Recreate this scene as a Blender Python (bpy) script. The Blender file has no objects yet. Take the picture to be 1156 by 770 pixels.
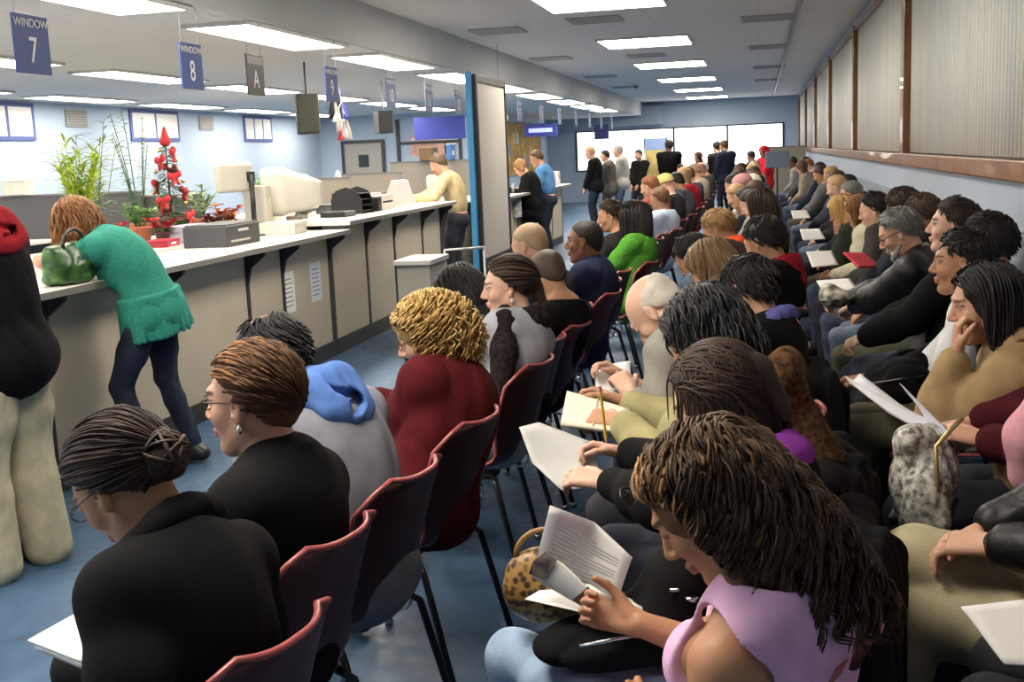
import bpy, math, random
import numpy as np

random.seed(11)
rng = np.random.RandomState(5)
PI = math.pi
SC = bpy.context.scene
COL = SC.collection


def V(*a):
    return np.array(a, float)


def nrm(v):
    v = np.asarray(v, float)
    return v / (np.linalg.norm(v) + 1e-12)


def Rx(d):
    c, s = math.cos(math.radians(d)), math.sin(math.radians(d))
    return np.array([[1, 0, 0], [0, c, -s], [0, s, c]])


def Ry(d):
    c, s = math.cos(math.radians(d)), math.sin(math.radians(d))
    return np.array([[c, 0, s], [0, 1, 0], [-s, 0, c]])


def Rz(d):
    c, s = math.cos(math.radians(d)), math.sin(math.radians(d))
    return np.array([[c, -s, 0], [s, c, 0], [0, 0, 1]])


# ---------------------------------------------------------------- materials
MATS = {}


def mat(name, col, rough=.6, metal=0., spec=.5, bump=0., bscale=200., vary=0., vscale=8., emit=0., sheen=0.,
        coat=0., col2=None, pat='noise', attr=None, alpha=1., trans=0., stretch=None):
    if name in MATS:
        return MATS[name]
    m = bpy.data.materials.new(name)
    m.use_nodes = True
    nt = m.node_tree
    b = nt.nodes['Principled BSDF']
    I = b.inputs
    I['Base Color'].default_value = (*col, 1)
    I['Roughness'].default_value = rough
    I['Metallic'].default_value = metal
    I['Specular IOR Level'].default_value = spec
    if sheen:
        I['Sheen Weight'].default_value = sheen
    if coat:
        I['Coat Weight'].default_value = coat
    if trans:
        I['Transmission Weight'].default_value = trans
    I['Alpha'].default_value = alpha
    if emit:
        I['Emission Color'].default_value = (*col, 1)
        I['Emission Strength'].default_value = emit
    tc = nt.nodes.new('ShaderNodeTexCoord')
    src = tc.outputs['Object']
    if stretch:
        mp = nt.nodes.new('ShaderNodeMapping')
        mp.inputs['Scale'].default_value = stretch
        nt.links.new(src, mp.inputs['Vector'])
        src = mp.outputs['Vector']
    if attr:
        at = nt.nodes.new('ShaderNodeAttribute')
        at.attribute_name = attr
        if col2 is None:
            nt.links.new(at.outputs['Color'], I['Base Color'])
        else:
            mx = nt.nodes.new('ShaderNodeMix')
            mx.data_type = 'RGBA'
            mx.inputs['A'].default_value = (*col, 1)
            mx.inputs['B'].default_value = (*col2, 1)
            nt.links.new(at.outputs['Fac'], mx.inputs['Factor'])
            nt.links.new(mx.outputs['Result'], I['Base Color'])
    elif vary or col2 is not None:
        if pat == 'noise':
            n = nt.nodes.new('ShaderNodeTexNoise')
            n.inputs['Scale'].default_value = vscale
            n.inputs['Detail'].default_value = 4
            fac = n.outputs['Fac']
        elif pat == 'wave':
            n = nt.nodes.new('ShaderNodeTexWave')
            n.inputs['Scale'].default_value = vscale
            n.inputs['Distortion'].default_value = 3
            fac = n.outputs['Fac']
        elif pat == 'voronoi':
            n = nt.nodes.new('ShaderNodeTexVoronoi')
            n.inputs['Scale'].default_value = vscale
            fac = n.outputs['Distance']
        elif pat == 'check':
            n = nt.nodes.new('ShaderNodeTexChecker')
            n.inputs['Scale'].default_value = vscale
            fac = n.outputs['Fac']
        nt.links.new(src, n.inputs['Vector'])
        r = nt.nodes.new('ShaderNodeValToRGB')
        if col2 is None:
            c2 = tuple(max(0, c * (1 - vary)) for c in col)
            c1 = tuple(min(1, c * (1 + vary)) for c in col)
        else:
            c1, c2 = col, col2
        r.color_ramp.elements[0].position = .35
        r.color_ramp.elements[1].position = .65
        r.color_ramp.elements[0].color = (*c2, 1)
        r.color_ramp.elements[1].color = (*c1, 1)
        nt.links.new(fac, r.inputs['Fac'])
        nt.links.new(r.outputs['Color'], I['Base Color'])
    if bump:
        n = nt.nodes.new('ShaderNodeTexNoise')
        n.inputs['Scale'].default_value = bscale
        n.inputs['Detail'].default_value = 3
        nt.links.new(src, n.inputs['Vector'])
        bp = nt.nodes.new('ShaderNodeBump')
        bp.inputs['Strength'].default_value = bump
        bp.inputs['Distance'].default_value = .004
        nt.links.new(n.outputs['Fac'], bp.inputs['Height'])
        nt.links.new(bp.outputs['Normal'], I['Normal'])
    MATS[name] = m
    return m


def cloth(col, kind='plain'):
    if max(col) < .023:
        col = tuple(c * .5 for c in col)
    key = 'cloth_%s_%02d%02d%02d' % (kind, int(col[0] * 99), int(col[1] * 99), int(col[2] * 99))
    if kind == 'leather':
        return mat(key, col, .48, bump=.5, bscale=60, spec=.4)
    if kind == 'denim':
        return mat(key, col, .85, bump=.4, bscale=350, vary=.28, vscale=9, spec=.2)
    if kind == 'knit':
        return mat(key, col, .9, bump=.7, bscale=180, vary=.12, vscale=60, spec=.15)
    if kind == 'fur':
        return mat(key, col, .9, bump=1., bscale=120, col2=tuple(c * .25 for c in col), vscale=60, spec=.15)
    if kind == 'satin':
        return mat(key, col, .42, bump=.15, bscale=40, spec=.5)
    return mat(key, col, .9, bump=.35, bscale=260, vary=.12, vscale=14, spec=.12)


# ---------------------------------------------------------------- raw meshes
def mesh_np(name, v, quads=None, tris=None, m=None, parent=None, loc=(0, 0, 0), smooth=True, attrs=None):
    v = np.asarray(v, np.float32)
    me = bpy.data.meshes.new(name)
    me.vertices.add(len(v))
    me.vertices.foreach_set('co', v.ravel())
    parts, tot = [], []
    if quads is not None and len(quads):
        parts.append(np.asarray(quads, np.int32).ravel())
        tot.append(np.full(len(quads), 4, np.int32))
    if tris is not None and len(tris):
        parts.append(np.asarray(tris, np.int32).ravel())
        tot.append(np.full(len(tris), 3, np.int32))
    loops = np.concatenate(parts)
    tot = np.concatenate(tot)
    me.loops.add(len(loops))
    me.loops.foreach_set('vertex_index', loops)
    me.polygons.add(len(tot))
    me.polygons.foreach_set('loop_start', np.concatenate([[0], np.cumsum(tot)[:-1]]).astype(np.int32))
    me.polygons.foreach_set('loop_total', tot)
    me.polygons.foreach_set('use_smooth', np.full(len(tot), smooth))
    me.update(calc_edges=True)
    for an, arr in (attrs or {}).items():
        arr = np.asarray(arr, np.float32)
        if arr.ndim == 1:
            a = me.attributes.new(an, 'FLOAT', 'POINT')
            a.data.foreach_set('value', arr)
        else:
            a = me.attributes.new(an, 'FLOAT_COLOR', 'POINT')
            a.data.foreach_set('color', np.concatenate([arr, np.ones((len(arr), 1), np.float32)], 1).ravel())
    o = bpy.data.objects.new(name, me)
    COL.objects.link(o)
    if m is not None:
        me.materials.append(m)
    o.location = loc
    if parent is not None:
        o.parent = parent
    return o


def tag(o, label=None, cat=None, group=None, kind=None):
    if label:
        o['label'] = label
    if cat:
        o['category'] = cat
    if group:
        o['group'] = group
    if kind:
        o['kind'] = kind
    return o


def empty(name, loc=(0, 0, 0), rz=0., label=None, cat=None, group=None):
    o = bpy.data.objects.new(name, None)
    o.empty_display_size = .05
    COL.objects.link(o)
    o.location = loc
    o.rotation_euler = (0, 0, rz)
    return tag(o, label, cat, group)


def copy_tree(o, parent=None):
    c = o.copy()
    COL.objects.link(c)
    if parent is not None:
        c.parent = parent
    for ch in list(o.children):
        copy_tree(ch, c)
    return c


class MB:
    """collects simple shapes, built as one mesh"""

    def __init__(s):
        s.v, s.f = [], []

    def add(s, v, f):
        n = len(s.v)
        s.v += [tuple(map(float, p)) for p in v]
        s.f += [tuple(i + n for i in q) for q in f]
        return s

    def box(s, x0, x1, y0, y1, z0, z1, R=None, c=None):
        v = [(x, y, z) for x in (x0, x1) for y in (y0, y1) for z in (z0, z1)]
        if R is not None:
            v = [np.asarray(c) + R @ np.asarray(p) for p in v]
        return s.add(v, [(0, 1, 3, 2), (4, 6, 7, 5), (0, 4, 5, 1), (2, 3, 7, 6), (0, 2, 6, 4), (1, 5, 7, 3)])

    def tube(s, pts, r, n=10, caps=True):
        pts = [np.asarray(p, float) for p in pts]
        k = len(pts)
        rr = [r] * k if np.isscalar(r) else list(r)
        t0 = nrm(pts[1] - pts[0])
        a = nrm(np.cross(t0, V(0, 0, 1) if abs(t0[2]) < .9 else V(1, 0, 0)))
        v = []
        for i, p in enumerate(pts):
            t = nrm((pts[min(i + 1, k - 1)] - pts[max(i - 1, 0)]))
            a = nrm(a - t * np.dot(a, t))
            b = np.cross(t, a)
            for j in range(n):
                q = 2 * PI * j / n
                v.append(p + rr[i] * (a * math.cos(q) + b * math.sin(q)))
        f = [(i * n + j, i * n + (j + 1) % n, (i + 1) * n + (j + 1) % n, (i + 1) * n + j) for i in range(k - 1) for j in range(n)]
        if caps:
            f += [tuple(range(n - 1, -1, -1)), tuple((k - 1) * n + j for j in range(n))]
        return s.add(v, f)

    def lathe(s, prof, c=(0, 0, 0), n=24):
        v, f = [], []
        for r, z in prof:
            for j in range(n):
                q = 2 * PI * j / n
                v.append((c[0] + r * math.cos(q), c[1] + r * math.sin(q), c[2] + z))
        k = len(prof)
        f = [(i * n + j, i * n + (j + 1) % n, (i + 1) * n + (j + 1) % n, (i + 1) * n + j) for i in range(k - 1) for j in range(n)]
        f += [tuple(range(n - 1, -1, -1)), tuple((k - 1) * n + j for j in range(n))]
        return s.add(v, f)

    def grid(s, P):
        """P: list of rows of points"""
        n, k = len(P), len(P[0])
        return s.add([p for r in P for p in r],
                     [(i * k + j, i * k + j + 1, (i + 1) * k + j + 1, (i + 1) * k + j) for i in range(n - 1) for j in range(k - 1)])

    def build(s, name, m, parent=None, loc=(0, 0, 0), smooth=False, bevel=0., solid=0., sub=0, seg=2):
        me = bpy.data.meshes.new(name)
        me.from_pydata(s.v, [], s.f)
        me.update()
        if smooth:
            me.polygons.foreach_set('use_smooth', [True] * len(me.polygons))
        o = bpy.data.objects.new(name, me)
        COL.objects.link(o)
        if m is not None:
            me.materials.append(m)
        o.location = loc
        if parent is not None:
            o.parent = parent
        if solid:
            q = o.modifiers.new('solid', 'SOLIDIFY')
            q.thickness = solid
            q.offset = 0
        if bevel:
            q = o.modifiers.new('bevel', 'BEVEL')
            q.width = bevel
            q.segments = seg
            q.limit_method = 'ANGLE'
            q.harden_normals = False
        if sub:
            q = o.modifiers.new('sub', 'SUBSURF')
            q.levels = q.render_levels = sub
        return o


# ---------------------------------------------------------------- implicit surfaces
def wob(P, freq, seed, n=4):
    r = np.random.RandomState(seed)
    o = 0
    for i in range(n):
        d = nrm(r.normal(size=3)) * freq * (.6 + .9 * r.rand())
        o = o + np.sin(P @ d.astype(np.float32) + r.rand() * 6.28)
    return o / n


class SDF:
    def __init__(s, h):
        s.h = h
        s.ops = []
        s.post = []

    def cap(s, a, b, ra, rb=None, k=.02, u=None, su=1., neg=False):
        s.ops.append(('cap', np.asarray(a, float), np.asarray(b, float), ra, ra if rb is None else rb, k, u, su, neg))
        return s

    def chain(s, pts, rr, k=.02):
        for i in range(len(pts) - 1):
            s.cap(pts[i], pts[i + 1], rr[i], rr[i + 1], k)
        return s

    def ell(s, c, r, R=None, k=.02, neg=False):
        s.ops.append(('ell', np.asarray(c, float), np.asarray(r, float), np.eye(3) if R is None else np.asarray(R), k, neg))
        return s

    def cut(s, p, n):
        s.ops.append(('cut', np.asarray(p, float), nrm(n)))
        return s

    def noise(s, amp, freq, seed=0, ridge=False, fn=None):
        s.post.append((amp, freq, seed, ridge, fn))
        return s

    def mesh(s):
        h = s.h
        lo, hi = V(9e9, 9e9, 9e9), -V(9e9, 9e9, 9e9)
        for o in s.ops:
            if o[0] == 'cap' and not o[8]:
                r = max(o[3], o[4]) * max(1, o[7])
                lo = np.minimum(lo, np.minimum(o[1], o[2]) - r)
                hi = np.maximum(hi, np.maximum(o[1], o[2]) + r)
            elif o[0] == 'ell' and not o[5]:
                e = np.abs(o[3]) @ o[2]
                lo = np.minimum(lo, o[1] - e)
                hi = np.maximum(hi, o[1] + e)
        pad = .03 + 3 * h
        lo, hi = lo - pad, hi + pad
        n = np.ceil((hi - lo) / h).astype(int) + 1
        f = np.full(n, .5, np.float32)
        ax = [(lo[i] + h * np.arange(n[i])).astype(np.float32) for i in range(3)]

        def win(a, b):
            i0 = np.clip(np.floor((a - lo) / h).astype(int), 0, n)
            i1 = np.clip(np.ceil((b - lo) / h).astype(int) + 1, 0, n)
            return tuple(slice(i0[i], i1[i]) for i in range(3))

        for o in s.ops:
            if o[0] == 'cut':
                d = sum(((ax[i] - o[1][i]) * o[2][i]).reshape([-1 if j == i else 1 for j in range(3)]) for i in range(3))
                np.maximum(f, d.astype(np.float32), out=f)
                continue
            if o[0] == 'cap':
                _, a, b, ra, rb, k, u, su, neg = o
                r = max(ra, rb) * max(1, su) + k + 3 * h
                w = win(np.minimum(a, b) - r, np.maximum(a, b) + r)
                X, Y, Z = ax[0][w[0]][:, None, None], ax[1][w[1]][None, :, None], ax[2][w[2]][None, None, :]
                px, py, pz = X - a[0], Y - a[1], Z - a[2]
                ba = (b - a)
                t = np.clip((px * ba[0] + py * ba[1] + pz * ba[2]) / max(ba @ ba, 1e-9), 0, 1)
                qx, qy, qz = px - t * ba[0], py - t * ba[1], pz - t * ba[2]
                if u is not None:
                    un = nrm(u)
                    c = (qx * un[0] + qy * un[1] + qz * un[2]) * (1 - 1 / su)
                    qx, qy, qz = qx - c * un[0], qy - c * un[1], qz - c * un[2]
                d = np.sqrt(qx * qx + qy * qy + qz * qz) - (ra + t * (rb - ra))
            else:
                _, c, r, R, k, neg = o
                e = np.abs(R) @ r + k + 3 * h
                w = win(c - e, c + e)
                X, Y, Z = ax[0][w[0]][:, None, None] - c[0], ax[1][w[1]][None, :, None] - c[1], ax[2][w[2]][None, None, :] - c[2]
                l = [X * R[0, i] + Y * R[1, i] + Z * R[2, i] for i in range(3)]
                k0 = np.sqrt(sum((l[i] / r[i]) ** 2 for i in range(3)))
                k1 = np.sqrt(sum((l[i] / r[i] ** 2) ** 2 for i in range(3))) + 1e-6
                d = k0 * (k0 - 1) / k1
            g = f[w]
            if neg:
                d = -d
                hh = np.maximum(k - np.abs(g - d), 0) / max(k, 1e-6)
                f[w] = np.maximum(g, d) + hh * hh * k * .25
            else:
                hh = np.maximum(k - np.abs(g - d), 0) / max(k, 1e-6)
                f[w] = np.minimum(g, d) - hh * hh * k * .25
        for amp, freq, seed, ridge, fn in s.post:
            ii = np.argwhere(np.abs(f) < amp + 3 * h)
            P = (lo + ii * h).astype(np.float32)
            q = fn(P) if fn else wob(P + .03 * np.stack([wob(P, freq * .6, seed + i + 9) for i in range(3)], 1), freq, seed)
            if ridge:
                A = Rz(seed * 37 % 180) * V(1, 1.9, .75)[:, None]
                P2 = (P @ A.astype(np.float32))
                q = wob(P2 + .035 * np.stack([wob(P, freq * .5, seed + i + 9) for i in range(3)], 1), freq * .8, seed, 3)
                q = (np.exp(-(q / .24) ** 2) - .3) * np.clip(.45 + 1.5 * wob(P, 7, seed + 77), .05, 1)
            f[tuple(ii.T)] += (amp * q).astype(np.float32)
        f[0], f[-1], f[:, 0], f[:, -1], f[:, :, 0], f[:, :, -1] = .5, .5, .5, .5, .5, .5
        return nets(f, lo, h)


def nets(f, lo, h):
    s = f < 0
    c = np.zeros(np.array(f.shape) - 1, np.int8)
    sl = (slice(None, -1), slice(1, None))
    cor = [(i, j, k) for i in (0, 1) for j in (0, 1) for k in (0, 1)]
    for i, j, k in cor:
        c += s[sl[i], sl[j], sl[k]]
    act = (c > 0) & (c < 8)
    ii = np.argwhere(act)
    idx = np.full(act.shape, -1, np.int32)
    idx[act] = np.arange(len(ii))
    acc = np.zeros((len(ii), 3))
    cnt = np.zeros(len(ii))
    for a in cor:
        for d in range(3):
            if a[d]:
                continue
            b = list(a)
            b[d] = 1
            fa = f[ii[:, 0] + a[0], ii[:, 1] + a[1], ii[:, 2] + a[2]]
            fb = f[ii[:, 0] + b[0], ii[:, 1] + b[1], ii[:, 2] + b[2]]
            m = (fa < 0) != (fb < 0)
            t = fa[m] / (fa[m] - fb[m])
            p = np.tile(np.array(a, float), (m.sum(), 1))
            p[:, d] += t
            acc[m] += p
            cnt[m] += 1
    v = (ii + acc / np.maximum(cnt, 1)[:, None]) * h + lo
    Q = []
    for d in range(3):
        e = [(d + 1) % 3, (d + 2) % 3]
        A = [slice(None)] * 3
        B = [slice(None)] * 3
        A[d], B[d] = slice(None, -1), slice(1, None)
        sa, sb = s[tuple(A)], s[tuple(B)]
        w = np.argwhere(sa != sb)
        pos = sa[tuple(w.T)]
        q = []
        for o in ((1, 1), (0, 1), (0, 0), (1, 0)):
            g = w.copy()
            g[:, e[0]] -= o[0]
            g[:, e[1]] -= o[1]
            q.append(idx[tuple(g.T)])
        q = np.stack(q, 1)
        q[~pos] = q[~pos][:, ::-1]
        Q.append(q)
    return v, np.concatenate(Q)


def tubes(paths, radii, sides=5):
    """paths (n,m,3), radii (n,m) -> verts, quads, lock index per vertex"""
    n, m, _ = paths.shape
    T = np.gradient(paths, axis=1)
    T /= np.linalg.norm(T, axis=2, keepdims=True) + 1e-9
    ref = np.tile(V(.3, .5, .81), (n, m, 1))
    A = np.cross(T, ref)
    A /= np.linalg.norm(A, axis=2, keepdims=True) + 1e-9
    B = np.cross(T, A)
    q = 2 * PI * np.arange(sides) / sides
    v = paths[:, :, None, :] + radii[:, :, None, None] * (A[:, :, None, :] * np.cos(q)[None, None, :, None] + B[:, :, None, :] * np.sin(q)[None, None, :, None])
    idx = np.arange(n * m * sides).reshape(n, m, sides)
    a = idx[:, :-1, :]
    b = np.roll(a, -1, 2)
    d = idx[:, 1:, :]
    c = np.roll(d, -1, 2)
    quads = np.stack([a, b, c, d], -1).reshape(-1, 4)
    return v.reshape(-1, 3), quads, np.repeat(np.arange(n), m * sides)
# ---------------------------------------------------------------- people
SK = dict(pale=(.66, .39, .28), fair=(.60, .33, .22), tan=(.47, .24, .14), olive=(.42, .21, .115), brown=(.20, .085, .045), dark=(.115, .05, .03))
HC = dict(black=(.012, .010, .010), dark=(.028, .017, .012), brown=(.07, .035, .018), auburn=(.15, .055, .02), chestnut=(.2, .09, .03),
          blonde=(.52, .33, .11), sandy=(.34, .21, .10), grey=(.30, .29, .27), white=(.62, .58, .52), salt=(.14, .13, .12))
LID = dict(pale=(.5, .26, .19))


def ik(S, W, la, lb, hint):
    d = W - S
    L = np.linalg.norm(d)
    m = (la + lb) * .995
    if L > m:
        W = S + d / L * m
        d = W - S
        L = m
    x = (la * la - lb * lb + L * L) / (2 * L)
    hgt = math.sqrt(max(la * la - x * x, 0))
    e = d / L
    hv = np.asarray(hint) - e * np.dot(hint, e)
    return S + e * x + nrm(hv) * hgt, W


def head_ops(S, H, R, s, fine=True, neck=None, eyes=True):
    P = lambda x, y, z: H + R @ (V(x, y, z) * s)
    E = lambda c, r, k=.02, neg=False: S.ell(P(*c), V(*r) * s, R, k * s, neg)
    C = lambda a, b, ra, rb=None, k=.012, neg=False: S.cap(P(*a), P(*b), ra * s, None if rb is None else rb * s, k * s, neg=neg)
    E((-.014, 0, .036), (.099, .077, .085))
    E((.034, 0, -.028), (.060, .057, .086), .035)
    for y in (-1, 1):
        C((-.005, y * .052, -.045), (.062, y * .018, -.096), .020, .017, .03)
        E((.060, y * .040, -.022), (.026, .022, .024), .02)
    E((.073, 0, -.098), (.021, .022, .018), .02)
    if fine:
        C((.083, -.030, .036), (.083, .030, .036), .011, .011, .015)
        for y in (-1, 1):
            E((.100, y * .032, .017), (.015, .018, .012), .012, True)
            E((.079, y * .031, .016), (.0135, .0155, .0125), .004)
        C((.090, 0, .022), (.113, 0, -.020), .0075, .0115, .012)
        for y in (-1, 1):
            E((.103, y * .0115, -.026), (.010, .0075, .0075), .006)
        C((.0955, -.016, -.0545), (.0955, .016, -.0545), .0062, None, .006)
        C((.100, -.006, -.0535), (.100, .006, -.0535), .0062, None, .006)
        C((.095, -.013, -.0655), (.095, .013, -.0655), .0075, None, .006)
        C((.108, -.016, -.060), (.108, .016, -.060), .0022, None, .003, True)
    else:
        C((.09, 0, .02), (.112, 0, -.022), .010, .014, .012)
    for y in (-1, 1):
        Re = R @ Rz(y * 18) @ Ry(-12)
        S.ell(P(-.006, y * .079, .002), V(.019, .0085, .032) * s, Re, .008 * s)
        if fine:
            S.ell(P(.002, y * .086, .004), V(.010, .006, .018) * s, Re, .005 * s, True)
            S.ell(P(-.003, y * .079, -.026), V(.010, .007, .011) * s, Re, .006 * s)
    if neck is not None:
        S.cap(neck, P(-.026, 0, -.055), .057 * s, .052 * s, .03)


def hand_ops(S, W, d, n, right, s=1., curl=25., spread=1., rmin=0., thumb=30.):
    """wrist W, finger direction d, palm normal n"""
    d = nrm(d)
    n = nrm(n - d * np.dot(n, d))
    t = np.cross(d, n) if right else np.cross(n, d)      # towards the thumb
    R = np.stack([d, t, n], 1)
    P = lambda a, b, c: W + R @ (V(a, b, c) * s)
    r = lambda q: max(q * s, rmin)
    for b, bb in ((.024, .014), (.008, .005), (-.009, -.006), (-.025, -.015)):
        S.cap(P(.0, bb, 0), P(.088, b, 0), r(.015), r(.0115), .012)
    for b, L, a in ((.028, .078, 5), (.0095, .086, 1), (-.009, .080, -3), (-.026, .062, -8)):
        p = P(.088, b, 0)
        a1 = 0.
        dd = R @ (Rz(a * spread) @ V(1, 0, 0))
        for i, (fl, c) in enumerate(((.45, .8), (.30, 1.2), (.25, .8))):
            a1 += curl * c
            v = nrm(dd * math.cos(math.radians(a1)) + n * math.sin(math.radians(a1)))
            q = p + v * L * fl * s
            S.cap(p, q, r(.0090 - .0009 * i), r(.0084 - .0011 * i), .004)
            p = q
    p0, p1 = P(.018, .018, .006), P(.048, .044, .014)
    v1 = nrm(R @ V(.85, .45, .1 + thumb / 90.))
    v2 = nrm(R @ V(.95, .1, .1 + thumb / 60.))
    S.cap(p0, p1, r(.0165), r(.0125), .012)
    S.cap(p1, p1 + v1 * .036 * s, r(.0110), r(.0100), .005)
    S.cap(p1 + v1 * .036 * s, p1 + v1 * .036 * s + v2 * .028 * s, r(.0098), r(.0078), .004)


def face_colors(v, H, R, s, skin, hair, eyes, lip):
    q = ((v - H) @ R) / s
    c = np.tile(np.asarray(skin, float), (len(v), 1))
    x, y, z = q.T
    inh = np.linalg.norm(q, axis=1) < .17

    def put(m, col, a=1.):
        m = m & inh
        c[m] = c[m] * (1 - a) + np.asarray(col) * a
    red = np.asarray(skin) * V(1.05, .62, .6)
    lipc = lip if lip is not None else red
    put((x > .080) & (np.abs(y) < .021 - .25 * np.abs(z + .06)) & (z < -.0475) & (z > -.0735), lipc, .6 if lip is None else .85)
    put((x > .05) & (np.abs(np.abs(y) - .045) < .018) & (np.abs(z + .025) < .018), red, .22)
    put((x > .1) & (np.abs(y) < .013) & (z < -.01) & (z > -.035), red, .18)
    ay = np.abs(y)
    put((x > .06) & (ay > .013) & (ay < .051) & (np.abs(z - .0375 - .10 * (ay - .03) * np.sign(.03 - ay)) < .0042), np.asarray(hair) * .8, .8)
    r2 = ((ay - .031) / .0145) ** 2 + ((z - .016) / .0075) ** 2
    if eyes:
        put((x > .07) & (r2 < 1.), (.36, .34, .32))
        put((x > .07) & (((ay - .031) ** 2 + (z - .0165) ** 2) < .0062 ** 2), (.02, .012, .008))
        put((x > .07) & (np.abs(r2 - 1.2) < .3) & (z > .016), (.02, .012, .01), .8)
    else:
        put((x > .07) & (((ay - .031) / .0155) ** 2 + ((z - .0095) / .0025) ** 2 < 1.), (.02, .012, .01), .8)
    return c


def hair_plane(hl=0., tilt=0.):
    """front-lower half space that stays bare: n.(p-p0) > 0"""
    a = math.radians(43 + tilt)
    return V(.02 + hl, 0, .045), V(math.cos(a), 0, -math.sin(a))


def hair_sdf(style, H, R, s, h, seed=0, down=None, length=.2, hl=0., up=(0, 0, 1)):
    S = SDF(h)
    P = lambda x, y, z: H + R @ (V(x, y, z) * s)
    E = lambda c, r, k=.02, neg=False, RR=None: S.ell(P(*c), V(*r) * s, R if RR is None else RR, k * s, neg)
    th = dict(buzz=.004, short=.011, thin=.006, bald=.007, neat=.010).get(style, .014)
    E((-.014, 0, .036), (.099 + th, .077 + th, .085 + th * 1.2))
    p0, n = hair_plane(hl)
    if style in ('short', 'neat', 'buzz', 'thin', 'bald'):
        E((-.05, 0, -.01), (.055 + th, .064 + th * .5, .065), .02)
        S.cut(P(*p0), R @ n)
        for y in (-1, 1):                      # leave the ears out
            E((.004, y * .088, -.002), (.030, .022, .036), .006, True)
        if style == 'bald':
            S.cut(P(0, 0, .038), R @ V(.45, 0, 1))
        if style == 'thin':
            E((.055, 0, .13), (.085, .045, .055), .015, True)
            E((-.03, .0, .13), (.065, .048, .05), .008, True)
        S.noise(.0035 * s if style != 'buzz' else .0008, 130 / s, seed)
    elif style in ('long', 'bob', 'hang'):
        g = nrm(down) if down is not None else R @ V(0, 0, -1)
        for y in (-.9, -.55, 0, .55, .9):
            a = P(-.055 + .045 * abs(y), y * .075, .0)
            S.cap(a, a + g * length * s + R @ V(-.02, y * .03, 0), .034 * s, .026 * s, .03)
        E((.09, 0, -.02), (.080, .070, .108), .01, True)
        E((.105, 0, .03), (.060, .072, .078), .01, True)
        S.noise(.006 * s, 75 / s, seed)
    elif style in ('bun', 'tied', 'tail'):
        S.cut(P(*p0), R @ n)
        for y in (-1, 1):
            E((.004, y * .088, -.004), (.026, .022, .034), .006, True)
        if style == 'bun':
            E((-.118, 0, -.02), (.045, .052, .045), .012)
        elif style == 'tail':
            g = nrm(down)
            a = P(-.115, 0, .02)
            S.cap(a, a + g * length * s + R @ V(-.03, 0, 0), .035 * s, .018 * s, .02)
        S.noise(.003 * s, 120 / s, seed)
    elif style == 'curly':
        r = np.random.RandomState(seed)
        for i in range(150):
            q = nrm(r.normal(size=3))
            p = V(-.014, 0, .03) + q * V(.105, .085, .092)
            if (p[0] > .035 and p[2] < .07) or p[2] < -.10:
                continue
            E(tuple(p), (.020 + .012 * r.rand(),) * 3, .008)
        for y in (-1, 0, 1):
            E((-.06 + .03 * abs(y), y * .06, -.05), (.05, .04, .06), .02)
        E((.10, 0, -.03), (.070, .060, .09), .01, True)
        S.noise(.004 * s, 160 / s, seed)
    elif style == 'cap':
        E((-.014, 0, .05), (.112, .09, .088), .01)
        S.cut(P(0, 0, .035), R @ V(.25, 0, -1))
    elif style == 'hood':
        E((-.03, 0, .02), (.125, .11, .13), .02)
        E((.11, 0, -.02), (.10, .075, .11), .015, True)
        S.noise(.004, 40, seed)
    return S


class Pose:
    pass


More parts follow.
